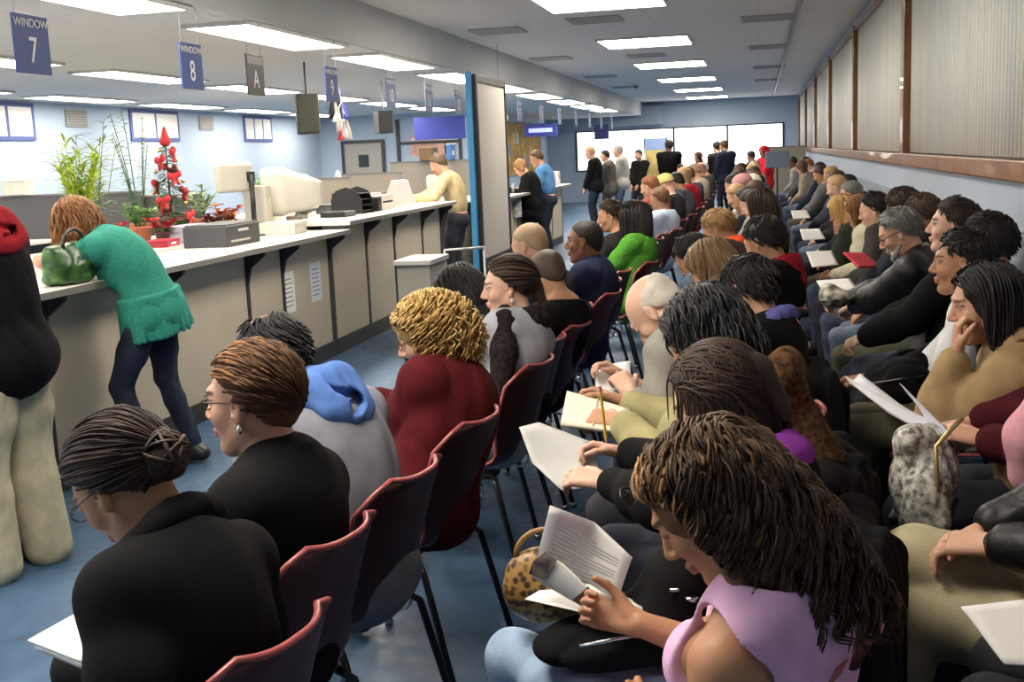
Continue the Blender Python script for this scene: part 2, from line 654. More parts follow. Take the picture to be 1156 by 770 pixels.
def solve(p):
    """joints in world coordinates"""
    a = 180 + p['off']
    M = Rz(a)
    s, b = p['s'], p['b']
    J = Pose()
    J.M = M
    J.base = V(p['hip'][0], p['hip'][1], 0)
    L = lambda x, y, z: J.base + M @ V(x, y, z)
    J.L = L
    J.P0 = L(0, 0, p['hz'])
    J.H = V(*p['head'])
    J.R = M @ Rz(p['yaw']) @ Ry(p['pitch']) @ Rx(p['roll'])
    J.N = J.H + M @ Rz(.4 * p['yaw']) @ Ry(.6 * p['pitch']) @ (V(-.045, 0, -.165) * s)
    c = (J.P0 + J.N) / 2 + M @ V(-p['hunch'], 0, .03)
    J.B = lambda t: (1 - t) ** 2 * J.P0 + 2 * t * (1 - t) * c + t * t * J.N
    J.T = lambda t: nrm(2 * (1 - t) * (c - J.P0) + 2 * t * (J.N - c))

    def fr(t, tw):
        up = J.T(t)
        lf = M @ Rz(tw) @ V(0, 1, 0)
        fw = nrm(np.cross(lf, up))
        lf = np.cross(up, fw)
        return np.stack([fw, lf, up], 1)
    J.fr = fr
    F1 = fr(.95, p['twist'])
    sw = (.158 if p['female'] else .178) * s * (b ** .5)
    J.sh = {}
    for q, sg in (('L', 1), ('R', -1)):
        J.sh[q] = J.N + F1 @ V(.012, sg * sw, -.052 * s + p['shrug'])
    J.F1 = F1
    la, lb = .285 * s, .255 * s
    J.el, J.wr, J.hd, J.hn = {}, {}, {}, {}
    for q, sg in (('L', 1), ('R', -1)):
        t = p[q.lower() + 'h']
        W = V(*t[1:]) if t[0] == 'w' else L(*t)
        hint = p[q.lower() + 'e'] or (-.45, sg * .45, -.8)
        J.el[q], J.wr[q] = ik(J.sh[q], W, la, lb, M @ V(*hint))
        fd = nrm(J.wr[q] - J.el[q])
        dd = p[q.lower() + 'd']
        J.hd[q] = fd if dd is None else nrm(M @ V(*dd))
        J.hn[q] = M @ V(*(p[q.lower() + 'n'] or (0, -sg * .5, -.85)))
    J.hp, J.kn, J.an, J.toe = {}, {}, {}, {}
    for q, sg in (('L', 1), ('R', -1)):
        J.hp[q] = J.P0 + M @ V(0, sg * .088 * s, -.01)
        lg = (p['legs'] or {}).get(q)
        if lg is None:
            if p['stand']:
                ft = L(.02 + sg * .02, sg * .11, .085)
            else:
                ft = L(.40 * s, sg * .11, .085)
            J.kn[q], J.an[q] = ik(J.hp[q], ft, .43 * s, .42 * s, M @ V(1, sg * .06, .35))
            J.toe[q] = J.an[q] + M @ V(.15 * s, sg * .02, -.055)
        else:
            J.kn[q], J.an[q] = (V(*lg[1]), V(*lg[2])) if lg[0] == 'w' else (L(*lg[0]), L(*lg[1]))
            J.toe[q] = J.an[q] + M @ (V(*lg[2]) if len(lg) > 2 and lg[0] != 'w' else V(.15, 0, -.055))
    return J


def torso_ops(S, p, J, c, low=True, bust=True):
    s, b = p['s'], p['b']
    F0, Fm, F1 = J.fr(.05, 0), J.fr(.4, p['twist'] * .5), J.fr(.72, p['twist'])
    if low:
        S.ell(J.P0 + F0 @ V(-.015, 0, .0), V(.125 * b + c, .172 * b + c, .125 + c), F0, .05)
    S.ell(J.B(.36) + Fm @ V(.005, 0, 0), V(.108 * b + c, .142 * b + c, .16 + c), Fm, .06)
    S.ell(J.B(.70) + F1 @ V(-.005, 0, 0), V(.112 * s * b + c, .158 * s * b + c, .19 * s + c), F1, .05)
    S.cap(J.sh['L'] - F1 @ V(.01, .02, 0), J.sh['R'] - F1 @ V(.01, -.02, 0), .058 * s + c, None, .05)
    for q in 'LR':
        S.cap(J.N + F1 @ V(-.01, 0, -.005), J.sh[q] + F1 @ V(-.01, 0, .012), .050 * s + c * .6, .045 * s + c, .04)
    if p['female'] and bust:
        for sg in (1, -1):
            S.ell(J.B(.66) + F1 @ V(.085, sg * .07, -.01), (.062 + c, .066 + c, .066 + c), F1, .03)


def person(label, group=None, hip=(0, 0), head=(0, 0, 1.2), off=0, pitch=15, yaw=0, roll=0, s=1., b=1., h=.010, skin='fair', hair=('short', 'black'),
           top=(.02, .02, .022), topk='plain', topc=.018, sleeve=1., collar=None, hood=None, hem=.0, pants=(.03, .035, .06), pantk='denim', shoe=(.015, .015, .017),
           lh=(.30, .07, .63), rh=(.30, -.05, .63), le=None, re=None, ld=None, rd=None, ln=None, rn=None, lc=28, rc=28, hunch=.05, twist=0, shrug=0.,
           stand=False, hz=None, female=False, legs=None, eyes=None, lip=None, hairlen=.2, hl=0., extra=None, baggy=0., noise=1., lower=True, seed=None,
           hairfn=None, nohair=False, hh=None, scarf=None, hairtone=2.2, fronttone=False, hoodsize=1., hemdrop=0., tuck=False, topname='jacket', neckline=None):
    p = dict(locals())
    if hz is None:
        p['hz'] = .93 * s if stand else .545
    J = solve(p)
    seed = seed if seed is not None else rng.randint(1, 9999)
    fine = h <= .0075
    sk = SK[skin] if isinstance(skin, str) else skin
    hcol = HC[hair[1]] if isinstance(hair[1], str) else hair[1]
    # ---- body: one continuous surface
    S = SDF(h)
    torso_ops(S, p, J, -.006)
    head_ops(S, J.H, J.R, s, h < .0115, J.N - J.T(1) * .02)
    for q in 'LR':
        S.chain([J.sh[q], (J.sh[q] + J.el[q]) / 2, J.el[q]], (.048 * s * (b ** .5), .043 * s, .036 * s), .03)
        m = J.el[q] * .7 + J.wr[q] * .3
        S.chain([J.el[q], m, J.wr[q]], (.036 * s, .037 * s, .0255 * s), .02)
        hand_ops(S, J.wr[q] + nrm(J.hd[q]) * .012, J.hd[q], J.hn[q], q == 'R', s * (.92 if female else 1.), lc if q == 'L' else rc, rmin=.55 * h)
        if lower:
            S.chain([J.hp[q], J.kn[q]], (.078 * s * b, .052 * s), .03)
            m = J.kn[q] * .68 + J.an[q] * .32
            S.chain([J.kn[q], m, J.an[q]], (.050 * s, .050 * s, .034 * s), .02)
            S.cap(J.an[q] - V(0, 0, .03), J.toe[q], .030, .022, .02)
    v, Q = S.mesh()
    at = None
    if fine:
        at = {'tint': face_colors(v, J.H, J.R, s, sk, hcol, pitch < 14 if eyes is None else eyes, lip)}
    skm = mat('skin_' + ('tinted' if fine else '%02d%02d%02d' % tuple(int(c * 99) for c in sk)), sk, .48, spec=.4, bump=.12, bscale=300, attr='tint' if fine else None)
    body = mesh_np('person', v - J.base, Q, m=skm, loc=J.base, attrs=at)
    tag(body, label, 'person', group)
    put = lambda name, SS, m: mesh_np(name, *(lambda r: (r[0] - J.base, r[1]))(SS.mesh()), m=m, parent=body)
    ch = max(h, .0065)
    # ---- top
    if top is not None:
        T = SDF(ch)
        torso_ops(T, p, J, topc, low=not tuck)
        if (stand or hem) and not tuck:
            F0 = J.fr(.05, 0)
            T.ell(J.P0 + F0 @ V(-.01, 0, .02 - hem), V(.125 * b + topc + .012, .172 * b + topc + .008, .11 + topc), F0, .05)
        cut_lo = None
        for q in 'LR':
            if sleeve > 0:
                m1 = (J.sh[q] + J.el[q]) / 2
                if sleeve < .55:
                    e = J.sh[q] + (J.el[q] - J.sh[q]) * sleeve * 1.9
                    T.chain([J.sh[q], e], (.056 * s + topc, .054 * s + topc), .03)
                else:
                    T.chain([J.sh[q], m1, J.el[q]], (.054 * s * (b ** .5) + topc, .049 * s + topc, .044 * s + topc), .035)
                    w = J.el[q] + (J.wr[q] - J.el[q]) * (.97 if sleeve >= 1 else sleeve * .9)
                    m2 = J.el[q] * .6 + w * .4
                    T.chain([J.el[q], m2, w - nrm(w - J.el[q]) * .02], (.044 * s + topc, .043 * s + topc, .031 * s + topc * .8), .025)
        if topk == 'puffer':
            T.noise(.011, 24, seed, True)
            T.noise(.004, 50, seed + 8, True)
        elif noise:
            T.noise(.0085 * noise, 15, seed, True)
            T.noise(.0045 * noise, 32, seed + 3, True)
        if scarf is None and collar is None and hood is None:
            nn = nrm(J.R @ V(.4, 0, 1) * .4 + J.T(1))
            T.cut(J.N + nn * (.035 if neckline is None else neckline), nn)
        put(topname, T, cloth(top, 'plain' if topk == 'puffer' else topk))
    upn = nrm(J.T(1) + .6 * nrm(J.H - J.N))

    def ring(SS, ctr, n, rx, ry, r, k=.02, arc=(0, 360), m=14, lift=0.):
        f = nrm(J.F1[:, 0] - n * np.dot(J.F1[:, 0], n))
        l = np.cross(n, f)
        pts = []
        for i in range(m + 1):
            a = math.radians(arc[0] + (arc[1] - arc[0]) * i / m)
            pts.append(ctr + f * rx * math.cos(a) + l * ry * math.sin(a) - n * lift * math.cos(a))
        SS.chain(pts, [r] * (m + 1), k)
    if collar is not None:
        K = SDF(min(ch, .008))
        ring(K, J.N + upn * .020, upn, .072 * s, .072 * s, .020, arc=(25, 335), lift=.02)
        ring(K, J.N - upn * .012, upn, .080 * s, .085 * s, .02, arc=(20, 340), lift=.025)
        put('collar', K, cloth(collar, topk if topk != 'puffer' else 'plain'))
    if hood is not None:
        K = SDF(min(ch, .008))
        g_ = hoodsize
        fx = J.F1[:, 0]
        ring(K, J.N + upn * .020, upn, .080 * s, .100 * s, .030 * (.6 + .4 * g_), arc=(28, 332), lift=.035)
        if g_ > .6:
            ring(K, J.N - upn * .020 * g_ - fx * .03, upn, .098 * s * g_, .122 * s * g_, .034 * g_, arc=(75, 285), lift=.05)
            K.ell(J.N - fx * .125 * g_ - upn * .055, V(.046, .105 * g_, .080), J.F1, .04)
            for k, (rx, ry, up_, r0) in enumerate(((.118, .135, .012, .011), (.150, .10, -.035, .010), (.158, .07, -.075, .008))):
                f_ = nrm(fx - upn * np.dot(fx, upn))
                l_ = np.cross(upn, f_)
                P_ = [J.N + upn * up_ + f_ * rx * g_ * math.cos(t) + l_ * ry * g_ * math.sin(t) + upn * .02 * math.sin(3 * t + k) for t in np.linspace(1.9 + .25 * k, 4.1 + .2 * k, 9)]
                for i in range(8):
                    K.cap(P_[i], P_[i + 1], r0, None, .018, neg=True)
        K.noise(.010, 26, seed + 5, True).noise(.005, 60, seed + 6, True)
        put('hood', K, cloth(hood, 'plain'))
    if scarf is not None:
        K = SDF(min(ch, .008))
        ring(K, J.N + upn * .028, upn, .074 * s, .074 * s, .030)
        ring(K, J.N - upn * .015, upn, .085 * s, .090 * s, .032, lift=.02)
        K.chain([J.N + J.F1 @ V(.08, .03, -.02), J.B(.75) + J.F1 @ V(.125, .05, 0), J.B(.55) + J.F1 @ V(.14, .055, 0)], (.03, .04, .04), .02)
        K.noise(.007, 40, seed + 6, True)
        put('scarf', K, cloth(scarf[0], scarf[1]))
    # ---- trousers and shoes
    if lower:
        T = SDF(ch)
        F0 = J.fr(.05, 0)
        T.ell(J.P0 + F0 @ V(-.015, 0, -.01), V(.125 * b + .010, .172 * b + .010, .115), F0, .04)
        for q in 'LR':
            w = J.an[q] + nrm(J.kn[q] - J.an[q]) * (.03 - hemdrop)
            m = J.kn[q] * .66 + w * .34
            mt = J.hp[q] * .45 + J.kn[q] * .55
            T.chain([J.hp[q], mt, J.kn[q]], (.092 * s * b + baggy, .078 * s * b + baggy, .064 * s + baggy), .03)
            T.chain([J.kn[q], m, w], (.064 * s + baggy, .062 * s + baggy, .050 * s + baggy * 1.2), .02)
        if noise:
            T.noise(.0055 + baggy * .12, 19, seed + 1, True)
            T.noise(.003, 42, seed + 2, True)
        put('trousers', T, cloth(pants, pantk))
        for q in 'LR':
            K = SDF(max(ch, .007))
            f = nrm((J.toe[q] - J.an[q]) * V(1, 1, 1))
            dn = nrm(J.an[q] - J.kn[q])
            hl_ = J.an[q] + dn * .045 - f * .03
            tp = J.toe[q] + f * .04
            lat = np.cross(f, dn)
            K.cap(hl_, J.an[q] + dn * .02, .036, .042, .02)
            K.cap(hl_, tp, .036, .030, .03, u=lat, su=1.25)
            K.cap(J.an[q], J.toe[q], .040, .026, .03)
            if J.toe[q][2] < .06:
                K.cut(V(0, 0, .002), V(0, 0, -1))
            put('shoe', K, mat('shoe_%02d%02d' % (int(shoe[0] * 99), int(shoe[2] * 99)), shoe, .45))
    # ---- hair
    if not nohair:
        dn = V(0, 0, -1) * .8 + J.R @ V(-.1, 0, -.5)
        hh = hh or min(ch, .009)
        HS = hair_sdf(hair[0], J.H, J.R, s, hh, seed, dn, hairlen, hl)
        v, Q = HS.mesh()
        tone = (.5 + .5 * wob(v.astype(np.float32), 110, seed, 5)) * .5
        if hairfn is None and h < .0095:
            hairfn = auto_locks(hair[0], seed, hairlen, hl)
        if hairfn is not None:
            pv, pq, ti = hairfn(J, s, dn)
            r = np.random.RandomState(seed)
            tn = r.rand(ti.max() + 1) ** hairtone
            if fronttone:
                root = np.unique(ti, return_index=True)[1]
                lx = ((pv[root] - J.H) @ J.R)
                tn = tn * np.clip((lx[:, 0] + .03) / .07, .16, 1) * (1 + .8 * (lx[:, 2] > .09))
            Q = np.concatenate([Q, pq + len(v)])
            tone = np.concatenate([tone, tn[ti]])
            v = np.concatenate([v, pv])
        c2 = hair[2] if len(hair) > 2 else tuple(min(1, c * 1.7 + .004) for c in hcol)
        if isinstance(c2, str):
            c2 = HC[c2]
        if hair[0] in ('cap', 'hood'):
            hm = cloth(hcol, 'knit')
            nm = 'cap' if hair[0] == 'cap' else 'hood'
        else:
            hm = mat('hair_%02d%02d%02d_%02d' % tuple(int(c * 99) for c in (*hcol, c2[0])), hcol, .5, spec=.28, bump=.5, bscale=60, attr='tone', col2=c2, stretch=(5, 5, 1))
            nm = 'hair'
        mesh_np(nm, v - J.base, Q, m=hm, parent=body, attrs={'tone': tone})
    J.body = body
    return J


# ---------------------------------------------------------------- strands of hair
def locks(J, s, n, seed, length, flow, curl=0., cfreq=60., r0=.0045, r1=.0015, steps=14, front=0., low=-.07, er=(.110, .088, .098), grav=.0, gdir=None, side=None, keep=None, sides=5, face=None, clump=0):
    """grow n tapering locks over the scalp; everything in head units, then placed"""
    r = np.random.RandomState(seed)
    er = np.array(er)
    c0 = V(-.014, 0, .036)
    p0, nn = hair_plane(front)
    P = []
    while len(P) < n:
        q = nrm(r.normal(size=3))
        p = c0 + q * er
        if np.dot(p - p0, nn) > 0 or p[2] < low:
            continue
        if keep is not None and not keep(p):
            continue
        P.append(p)
    P = np.array(P)
    g = J.R.T @ nrm(gdir if gdir is not None else V(0, 0, -1))
    L = length * (.75 + .5 * r.rand(n))[:, None]
    ph = r.rand(n)[:, None] * 6.28
    lift = (r.rand(n)[:, None] * .006)
    fr = cfreq * (.8 + .4 * r.rand(n))[:, None]
    cid = None
    if clump:
        ctr = P[r.choice(n, clump, replace=False)]
        cid = np.argmin(((P[:, None, :] - ctr[None]) ** 2).sum(2), 1)
        ph = (r.rand(clump) * 6.28)[cid][:, None] + .5 * r.rand(n)[:, None]
        fr = cfreq * (.8 + .4 * r.rand(clump))[cid][:, None]
        L = length * (.8 + .35 * r.rand(clump))[cid][:, None] * (.92 + .12 * r.rand(n))[:, None]
    out, base = [], []
    p = P.copy()
    for i in range(steps):
        t = i / (steps - 1)
        d = flow(p, t)
        w = min(1., grav * t * 2)
        d = d * (1 - w) + g * w
        d = d / (np.linalg.norm(d, axis=1, keepdims=True) + 1e-9)
        st = L / (steps - 1)
        if i:
            p = p + d * st
        e = (p - c0) / (er + lift)
        k = np.linalg.norm(e, axis=1, keepdims=True)
        p = np.where(k < 1, c0 + (p - c0) / np.maximum(k, .2), p)
        if face is not None:
            p[:, 0] = np.where(p[:, 2] < .105, np.minimum(p[:, 0], face + np.maximum(0, p[:, 2] - .04) * 1.0), p[:, 0])
        a = np.cross(d, V(.2, .9, .3))
        a /= np.linalg.norm(a, axis=1, keepdims=True) + 1e-9
        b = np.cross(d, a)
        amp = curl * min(1, .25 + t * 1.1)
        base.append(p)
        out.append(amp * (a * np.cos(ph + fr * L * t) + b * np.sin(ph + fr * L * t)))
    B = np.stack(base, 1)
    if clump:
        C = np.zeros((clump, steps, 3))
        np.add.at(C, cid, B)
        C /= np.bincount(cid, minlength=clump)[:, None, None]
        B = B + (C[cid] - B) * (.55 * np.linspace(0, 1, steps))[None, :, None]
    paths = (B + np.stack(out, 1)) * s
    paths = paths @ J.R.T + J.H
    tt = np.linspace(0, 1, steps)
    rad = (r0 + (r1 - r0) * tt ** 2)[None, :] * (.7 + .6 * r.rand(n))[:, None] * s
    rad[:, -1] *= .3
    return tubes(paths, rad, sides)


def auto_locks(style, seed, hairlen, hl):
    """everyday hair for people a little farther away"""
    if style in ('short', 'thin', 'neat'):
        def fl(p, t):
            c = p - V(-.014, 0, .036)
            c = c / np.linalg.norm(c, axis=1, keepdims=True)
            top = np.clip((p[:, 2:3] - .05) / .06, 0, 1)
            sw = np.cross(c, V(0, .25, 1))
            return c * .03 + sw * .8 * top + V(-.35, 0, -.75) * (1 - top) + V(.12, 0, 0) * top
        keep = None
        if style == 'thin':
            keep = lambda p: (p[0] < -.03 or p[2] < .06) and (abs(p[1]) > .045 or p[2] < .085)
        return lambda J, s, dn: locks(J, s, 520, seed + 1, .034, fl, .0016, 60, r0=.0042, r1=.0014, steps=6, front=hl + .004, low=-.065, er=(.108, .086, .096), keep=keep,
                                      face=None, sides=4)
    if style == 'bob':
        return lambda J, s, dn: locks(J, s, 1000, seed + 1, .15 + hairlen, flow_down(.015, .25, .8), .0015, 40, r0=.0036, r1=.003, steps=15, front=.012, low=0., er=(.114, .092, .102), grav=.9, face=.03, sides=4)
    if style == 'tail':
        return lambda J, s, dn: locks(J, s, 300, seed + 1, .17, flow_to((-.13, 0, .02)), 0, r0=.0045, r1=.002, steps=10, front=.005, low=-.06, sides=4)
    return None


def flow_to(target, bias=(0, 0, 0), er=V(.11, .088, .098), c0=V(-.014, 0, .036)):
    T = V(*target)
    b = V(*bias)

    def f(p, t):
        d = T - p
        d = d / (np.linalg.norm(d, axis=1, keepdims=True) + .02) + b
        n = (p - c0) / er ** 2
        n = n / np.linalg.norm(n, axis=1, keepdims=True)
        return d - n * np.sum(d * n, 1, keepdims=True)
    return f


def flow_down(part=0., back=.4, out=.5, front=0.):
    def f(p, t):
        y = p[:, 1:2] - part
        sy = np.sign(y) * np.minimum(1, np.abs(y) / .02 + .3)
        top = np.clip((p[:, 2:3] - .03) / .08, 0, 1)
        return np.concatenate([-back + front * (p[:, 0:1] > .02), sy * (out * top + .05), -(1 - top) * 1.2 - .12], 1)
    return f
# ---------------------------------------------------------------- camera
CAM_R = np.array([[0.97746943, -0.00692927, -0.21096328], [0.2069721, -0.16468748, 0.96438612], [-0.0414255, -0.98632146, -0.15954281]])
cd = bpy.data.cameras.new('camera')
cam = bpy.data.objects.new('camera', cd)
COL.objects.link(cam)
from mathutils import Matrix, Vector
mw = Matrix.Identity(4)
for i in range(3):
    mw[i][0], mw[i][1], mw[i][2] = CAM_R[i][0], -CAM_R[i][1], -CAM_R[i][2]
mw[0][3], mw[1][3], mw[2][3] = 0, 0, 1.65
cam.matrix_world = mw
cd.sensor_width = 36
cd.lens = 36 * 1300 / 1156
cd.clip_start = .05
SC.camera = cam
SC.view_settings.view_transform = 'Standard'
SC.view_settings.look = 'None'
SC.view_settings.gamma = 1
SC.view_settings.exposure = 0
SC.view_settings.use_curve_mapping = False
SC.cycles.use_denoising = True
SC.cycles.max_bounces = 7
SC.cycles.diffuse_bounces = 4
SC.cycles.caustics_reflective = False
SC.cycles.caustics_refractive = False
SC.cycles.sample_clamp_indirect = 6
w = bpy.data.worlds.new('world')
SC.world = w
w.use_nodes = True
w.node_tree.nodes['Background'].inputs[0].default_value = (.6, .7, .85, 1)
w.node_tree.nodes['Background'].inputs[1].default_value = .25

# ---------------------------------------------------------------- the room
ZC, ZL, XS, XR, XL, YB = 3.13, 2.72, -3.66, 1.2, -10.5, 38.0


def struct(name, mb, m, **k):
    return tag(mb.build(name, m, **k), kind='structure')


def ceil_mat():
    m = bpy.data.materials.new('ceiling_tile')
    m.use_nodes = True
    nt = m.node_tree
    b = nt.nodes['Principled BSDF']
    b.inputs['Roughness'].default_value = .9
    tc = nt.nodes.new('ShaderNodeTexCoord')
    br = nt.nodes.new('ShaderNodeTexBrick')
    br.offset = 0
    br.inputs['Scale'].default_value = 1
    br.inputs['Brick Width'].default_value = 1.22
    br.inputs['Row Height'].default_value = .61
    br.inputs['Mortar Size'].default_value = .006
    br.inputs['Color1'].default_value = (.74, .715, .68, 1)
    br.inputs['Color2'].default_value = (.76, .735, .70, 1)
    br.inputs['Mortar'].default_value = (.62, .60, .58, 1)
    nt.links.new(tc.outputs['Object'], br.inputs['Vector'])
    nt.links.new(br.outputs['Color'], b.inputs['Base Color'])
    return m


def floor_mat():
    m = bpy.data.materials.new('blue_floor')
    m.use_nodes = True
    nt = m.node_tree
    b = nt.nodes['Principled BSDF']
    b.inputs['Roughness'].default_value = .42
    tc = nt.nodes.new('ShaderNodeTexCoord')
    n = nt.nodes.new('ShaderNodeTexNoise')
    n.inputs['Scale'].default_value = 1.3
    n.inputs['Detail'].default_value = 6
    n2 = nt.nodes.new('ShaderNodeTexNoise')
    n2.inputs['Scale'].default_value = 14
    n2.inputs['Detail'].default_value = 3
    ad = nt.nodes.new('ShaderNodeMath')
    ad.operation = 'MULTIPLY_ADD'
    ad.inputs[1].default_value = .35
    r = nt.nodes.new('ShaderNodeValToRGB')
    r.color_ramp.elements[0].position = .45
    r.color_ramp.elements[1].position = .85
    r.color_ramp.elements[0].color = (.030, .072, .145, 1)
    r.color_ramp.elements[1].color = (.070, .140, .245, 1)
    nt.links.new(tc.outputs['Object'], n.inputs['Vector'])
    nt.links.new(tc.outputs['Object'], n2.inputs['Vector'])
    nt.links.new(n2.outputs['Fac'], ad.inputs[0])
    nt.links.new(n.outputs['Fac'], ad.inputs[2])
    nt.links.new(ad.outputs[0], r.inputs['Fac'])
    nt.links.new(r.outputs['Color'], b.inputs['Base Color'])
    nt.links.new(n2.outputs['Fac'], b.inputs['Roughness'])
    return m


BLUE = mat('blue_wall_paint', (.41, .50, .62), .7, vary=.05, vscale=.8, bump=.1, bscale=90)
PALE = mat('pale_blue_wall_paint', (.38, .44, .53), .6, vary=.04, vscale=.8, bump=.1, bscale=90)
WAIN = mat('grey_blue_wainscot', (.30, .345, .42), .6, vary=.05, vscale=2)
SOF = mat('grey_soffit_paint', (.50, .52, .52), .8, vary=.03, vscale=1)
WOOD = mat('stained_wood', (.27, .115, .038), .38, col2=(.16, .06, .018), pat='noise', vscale=6, stretch=(8, 1, .6), coat=.3)
CEIL = ceil_mat()
struct('floor', MB().box(XL - .2, XR + .2, -3, YB + .2, -.1, 0), floor_mat())
struct('ceiling', MB().box(XS, XR + .2, -3, YB + .2, ZC, ZC + .1), CEIL)
struct('ceiling_low', MB().box(XL - .2, XS - .05, -3, YB + .2, ZL, ZL + .1), CEIL)
struct('trim_1', MB().box(XS - .05, XS, -3, YB, ZL, ZC + .05), SOF)
struct('wall_left', MB().box(XL - .2, XL, -3, 27, 0, ZL), BLUE)
struct('wall_end', MB().box(XL - .2, -7.0, 27, 27.2, 0, ZL), BLUE)
struct('wall_return', MB().box(-7.0, -6.8, 27, YB, 0, ZL), BLUE)
struct('wall_back', MB().box(-7, XR + .2, YB, YB + .2, 0, 1.05).box(-7, -5.9, YB, YB + .2, 1.05, 2.3).box(.75, XR + .2, YB, YB + .2, 1.05, 2.3).box(-7, XR + .2, YB, YB + .2, 2.3, 3.2), BLUE)
struct('wall_front', MB().box(XL - .2, XR + .2, -3.2, -3, 0, 3.2), BLUE)
struct('wall_right', MB().box(XR, XR + .2, -3, YB, 0, 1.47).box(XR, XR + .2, -3, YB, 3.06, 3.2), PALE)
struct('baseboard_right', MB().box(XR - .012, XR, -3, YB, 0, 1.17).box(XR - .03, XR, -3, YB, 1.17, 1.195), WAIN)
struct('trim_2', MB().box(-6.8, -3.0, YB - .45, YB, 2.42, 3.0), mat('grey_blue_bulkhead', (.33, .41, .51), .7))

# windows along the right wall: wood frame with vertical blinds drawn shut
BLIND = mat('cream_blind_fabric', (.84, .81, .70), .75, col2=(.72, .74, .72), vscale=1.6, stretch=(1, 1.7, .05), bump=.15, bscale=300)
GLASS = mat('window_glass', (.8, .9, .9), .05, trans=1.)
my = [-.35, 4.92, 10.2, 15.45, 20.7, 25.95, 31.2, 36.4]
for i in range(7):
    y0, y1 = my[i], my[i + 1]
    f = MB()
    for a, b in ((y0, y0 + .1), (y1 - .1, y1)):
        f.box(XR - .045, XR + .12, a, b, 1.47, 3.06)
    f.box(XR - .06, XR + .12, y0, y1, 1.43, 1.53)
    f.box(XR - .03, XR + .12, y0, y1, 3.0, 3.06)
    fo = tag(f.build('window_%d' % (i + 1), WOOD, bevel=.008), kind='structure')
    b = MB()
    n = 56
    for k in range(n):
        ya = y0 + .1 + (y1 - y0 - .2) * k / n
        yb = ya + (y1 - y0 - .2) / n * 1.08
        b.grid([[(XR + .02 - .012 * math.sin(PI * j / 4) + .008 * (j / 4), ya + (yb - ya) * j / 4, z) for j in range(5)] for z in (1.535, 3.0)])
    tag(b.build('blind', BLIND, fo, smooth=True, solid=.001), kind='structure')
    tag(MB().box(XR + .1, XR + .106, y0 + .1, y1 - .1, 1.53, 3.0).build('pane', GLASS, fo), kind='structure')

# the bright window band in the back wall
LIT = mat('bright_window', (1, 1, 1), .4, emit=2.2)
DARK = mat('dark_frame', (.03, .03, .035), .5)
wb = MB().box(-5.9, .75, YB - .03, YB + .1, 1.0, 1.05).box(-5.9, .75, YB - .03, YB + .1, 2.27, 2.31)
for x in (-5.9, -2.72, -1.02, .72):
    wb.box(x, x + .06, YB - .03, YB + .1, 1.05, 2.3)
fo = tag(wb.build('window_8', DARK), kind='structure')
tag(MB().box(-5.84, .72, YB + .05, YB + .08, 1.05, 2.27).build('pane', LIT, fo), kind='structure')

# ---------------------------------------------------------------- ceiling lights, vents, rail
LAMP = mat('lamp_diffuser', (1., .91, .78), .5, emit=24.0)
WHITE = mat('white_enamel', (.62, .61, .59), .45)


def lamp(x0, x1, y0, y1, z, label, group):
    e = empty('ceiling_light', ((x0 + x1) / 2, (y0 + y1) / 2, z), 0, label, 'ceiling light', group)
    a, b = (x1 - x0) / 2, (y1 - y0) / 2
    t = .03
    MB().box(-a, a, -b, -b + t, -.03, -.001).box(-a, a, b - t, b, -.03, -.001).box(-a, -a + t, -b + t, b - t, -.03, -.001).box(a - t, a, -b + t, b - t, -.03, -.001).build('frame', WHITE, e)
    MB().box(-a + t, a - t, -b + t, b - t, -.024, -.002).build('diffuser', LAMP, e)


ord_ = ['first', 'second', 'third', 'fourth', 'fifth', 'sixth', 'seventh', 'eighth', 'ninth', 'tenth', 'eleventh', 'twelfth']
for k, y in enumerate((1.6, 6.3, 11.0, 15.75, 20.4, 25.2, 30.1, 35.0)):
    lamp(-2.14, -.90, y, y + 1.4, ZC, 'glowing ceiling panel over the seats, %s from the near end' % ord_[k], 'ceiling panels over the seats')
for cx_, nm in ((-3.98, 'by the soffit edge'), (-6.9, 'over the office desks'), (-9.6, 'near the left blue wall')):
    for k in range(11):
        y = -.9 + 3.05 * k
        if cx_ < -7 and y > 24:
            continue
        if cx_ == -6.9 and y > 24:
            continue
        lamp(cx_ - .28, cx_ + .28, y, y + 2.15, ZL, 'long glowing ceiling strip %s, %s from the near end' % (nm, ord_[k]), 'ceiling strips ' + nm)
VENT = mat('grey_vent', (.36, .35, .34), .6)
for i, (x, y) in enumerate(((-1.81, 13.4), (-1.75, 18.9), (-3.05, 13.9), (-3.2, 18.4), (-3.1, 23.5), (-3.1, 27.9), (.1, 14.4), (.15, 18.6), (.2, 23.4), (.2, 28.))):
    side = 'between the ceiling panels' if -2 < x < -1.5 else ('on the soffit side' if x < -3 else 'on the window side')
    rank = {0: 'nearest', 1: 'farthest', 2: 'nearest', 3: 'second', 4: 'third', 5: 'farthest', 6: 'nearest', 7: 'second', 8: 'third', 9: 'farthest'}[i]
    e = empty('ceiling_vent', (x, y, ZC), 0, 'grey louvred ceiling vent %s, the %s one there' % (side, rank), 'vent', 'ceiling vents')
    MB().box(-.30, .30, -.30, -.27, -.02, -.001).box(-.30, .30, .27, .30, -.02, -.001).box(-.3, -.27, -.27, .27, -.02, -.001).box(.27, .3, -.27, .27, -.02, -.001).build('frame', VENT, e)
    q = MB()
    for j in range(9):
        yy = -.24 + .06 * j
        q.add([(-.27, yy - .018, -.004), (.27, yy - .018, -.004), (.27, yy + .018, -.018), (-.27, yy + .018, -.018)], [(0, 1, 2, 3)])
    q.build('slat', VENT, e, solid=.003)
CHROME = mat('chrome', (.6, .6, .6), .22, metal=1.)
r_ = empty('curtain_rail', (.44, 0, ZC), 0, 'thin metal rail running down the ceiling beside the windows', 'rail')
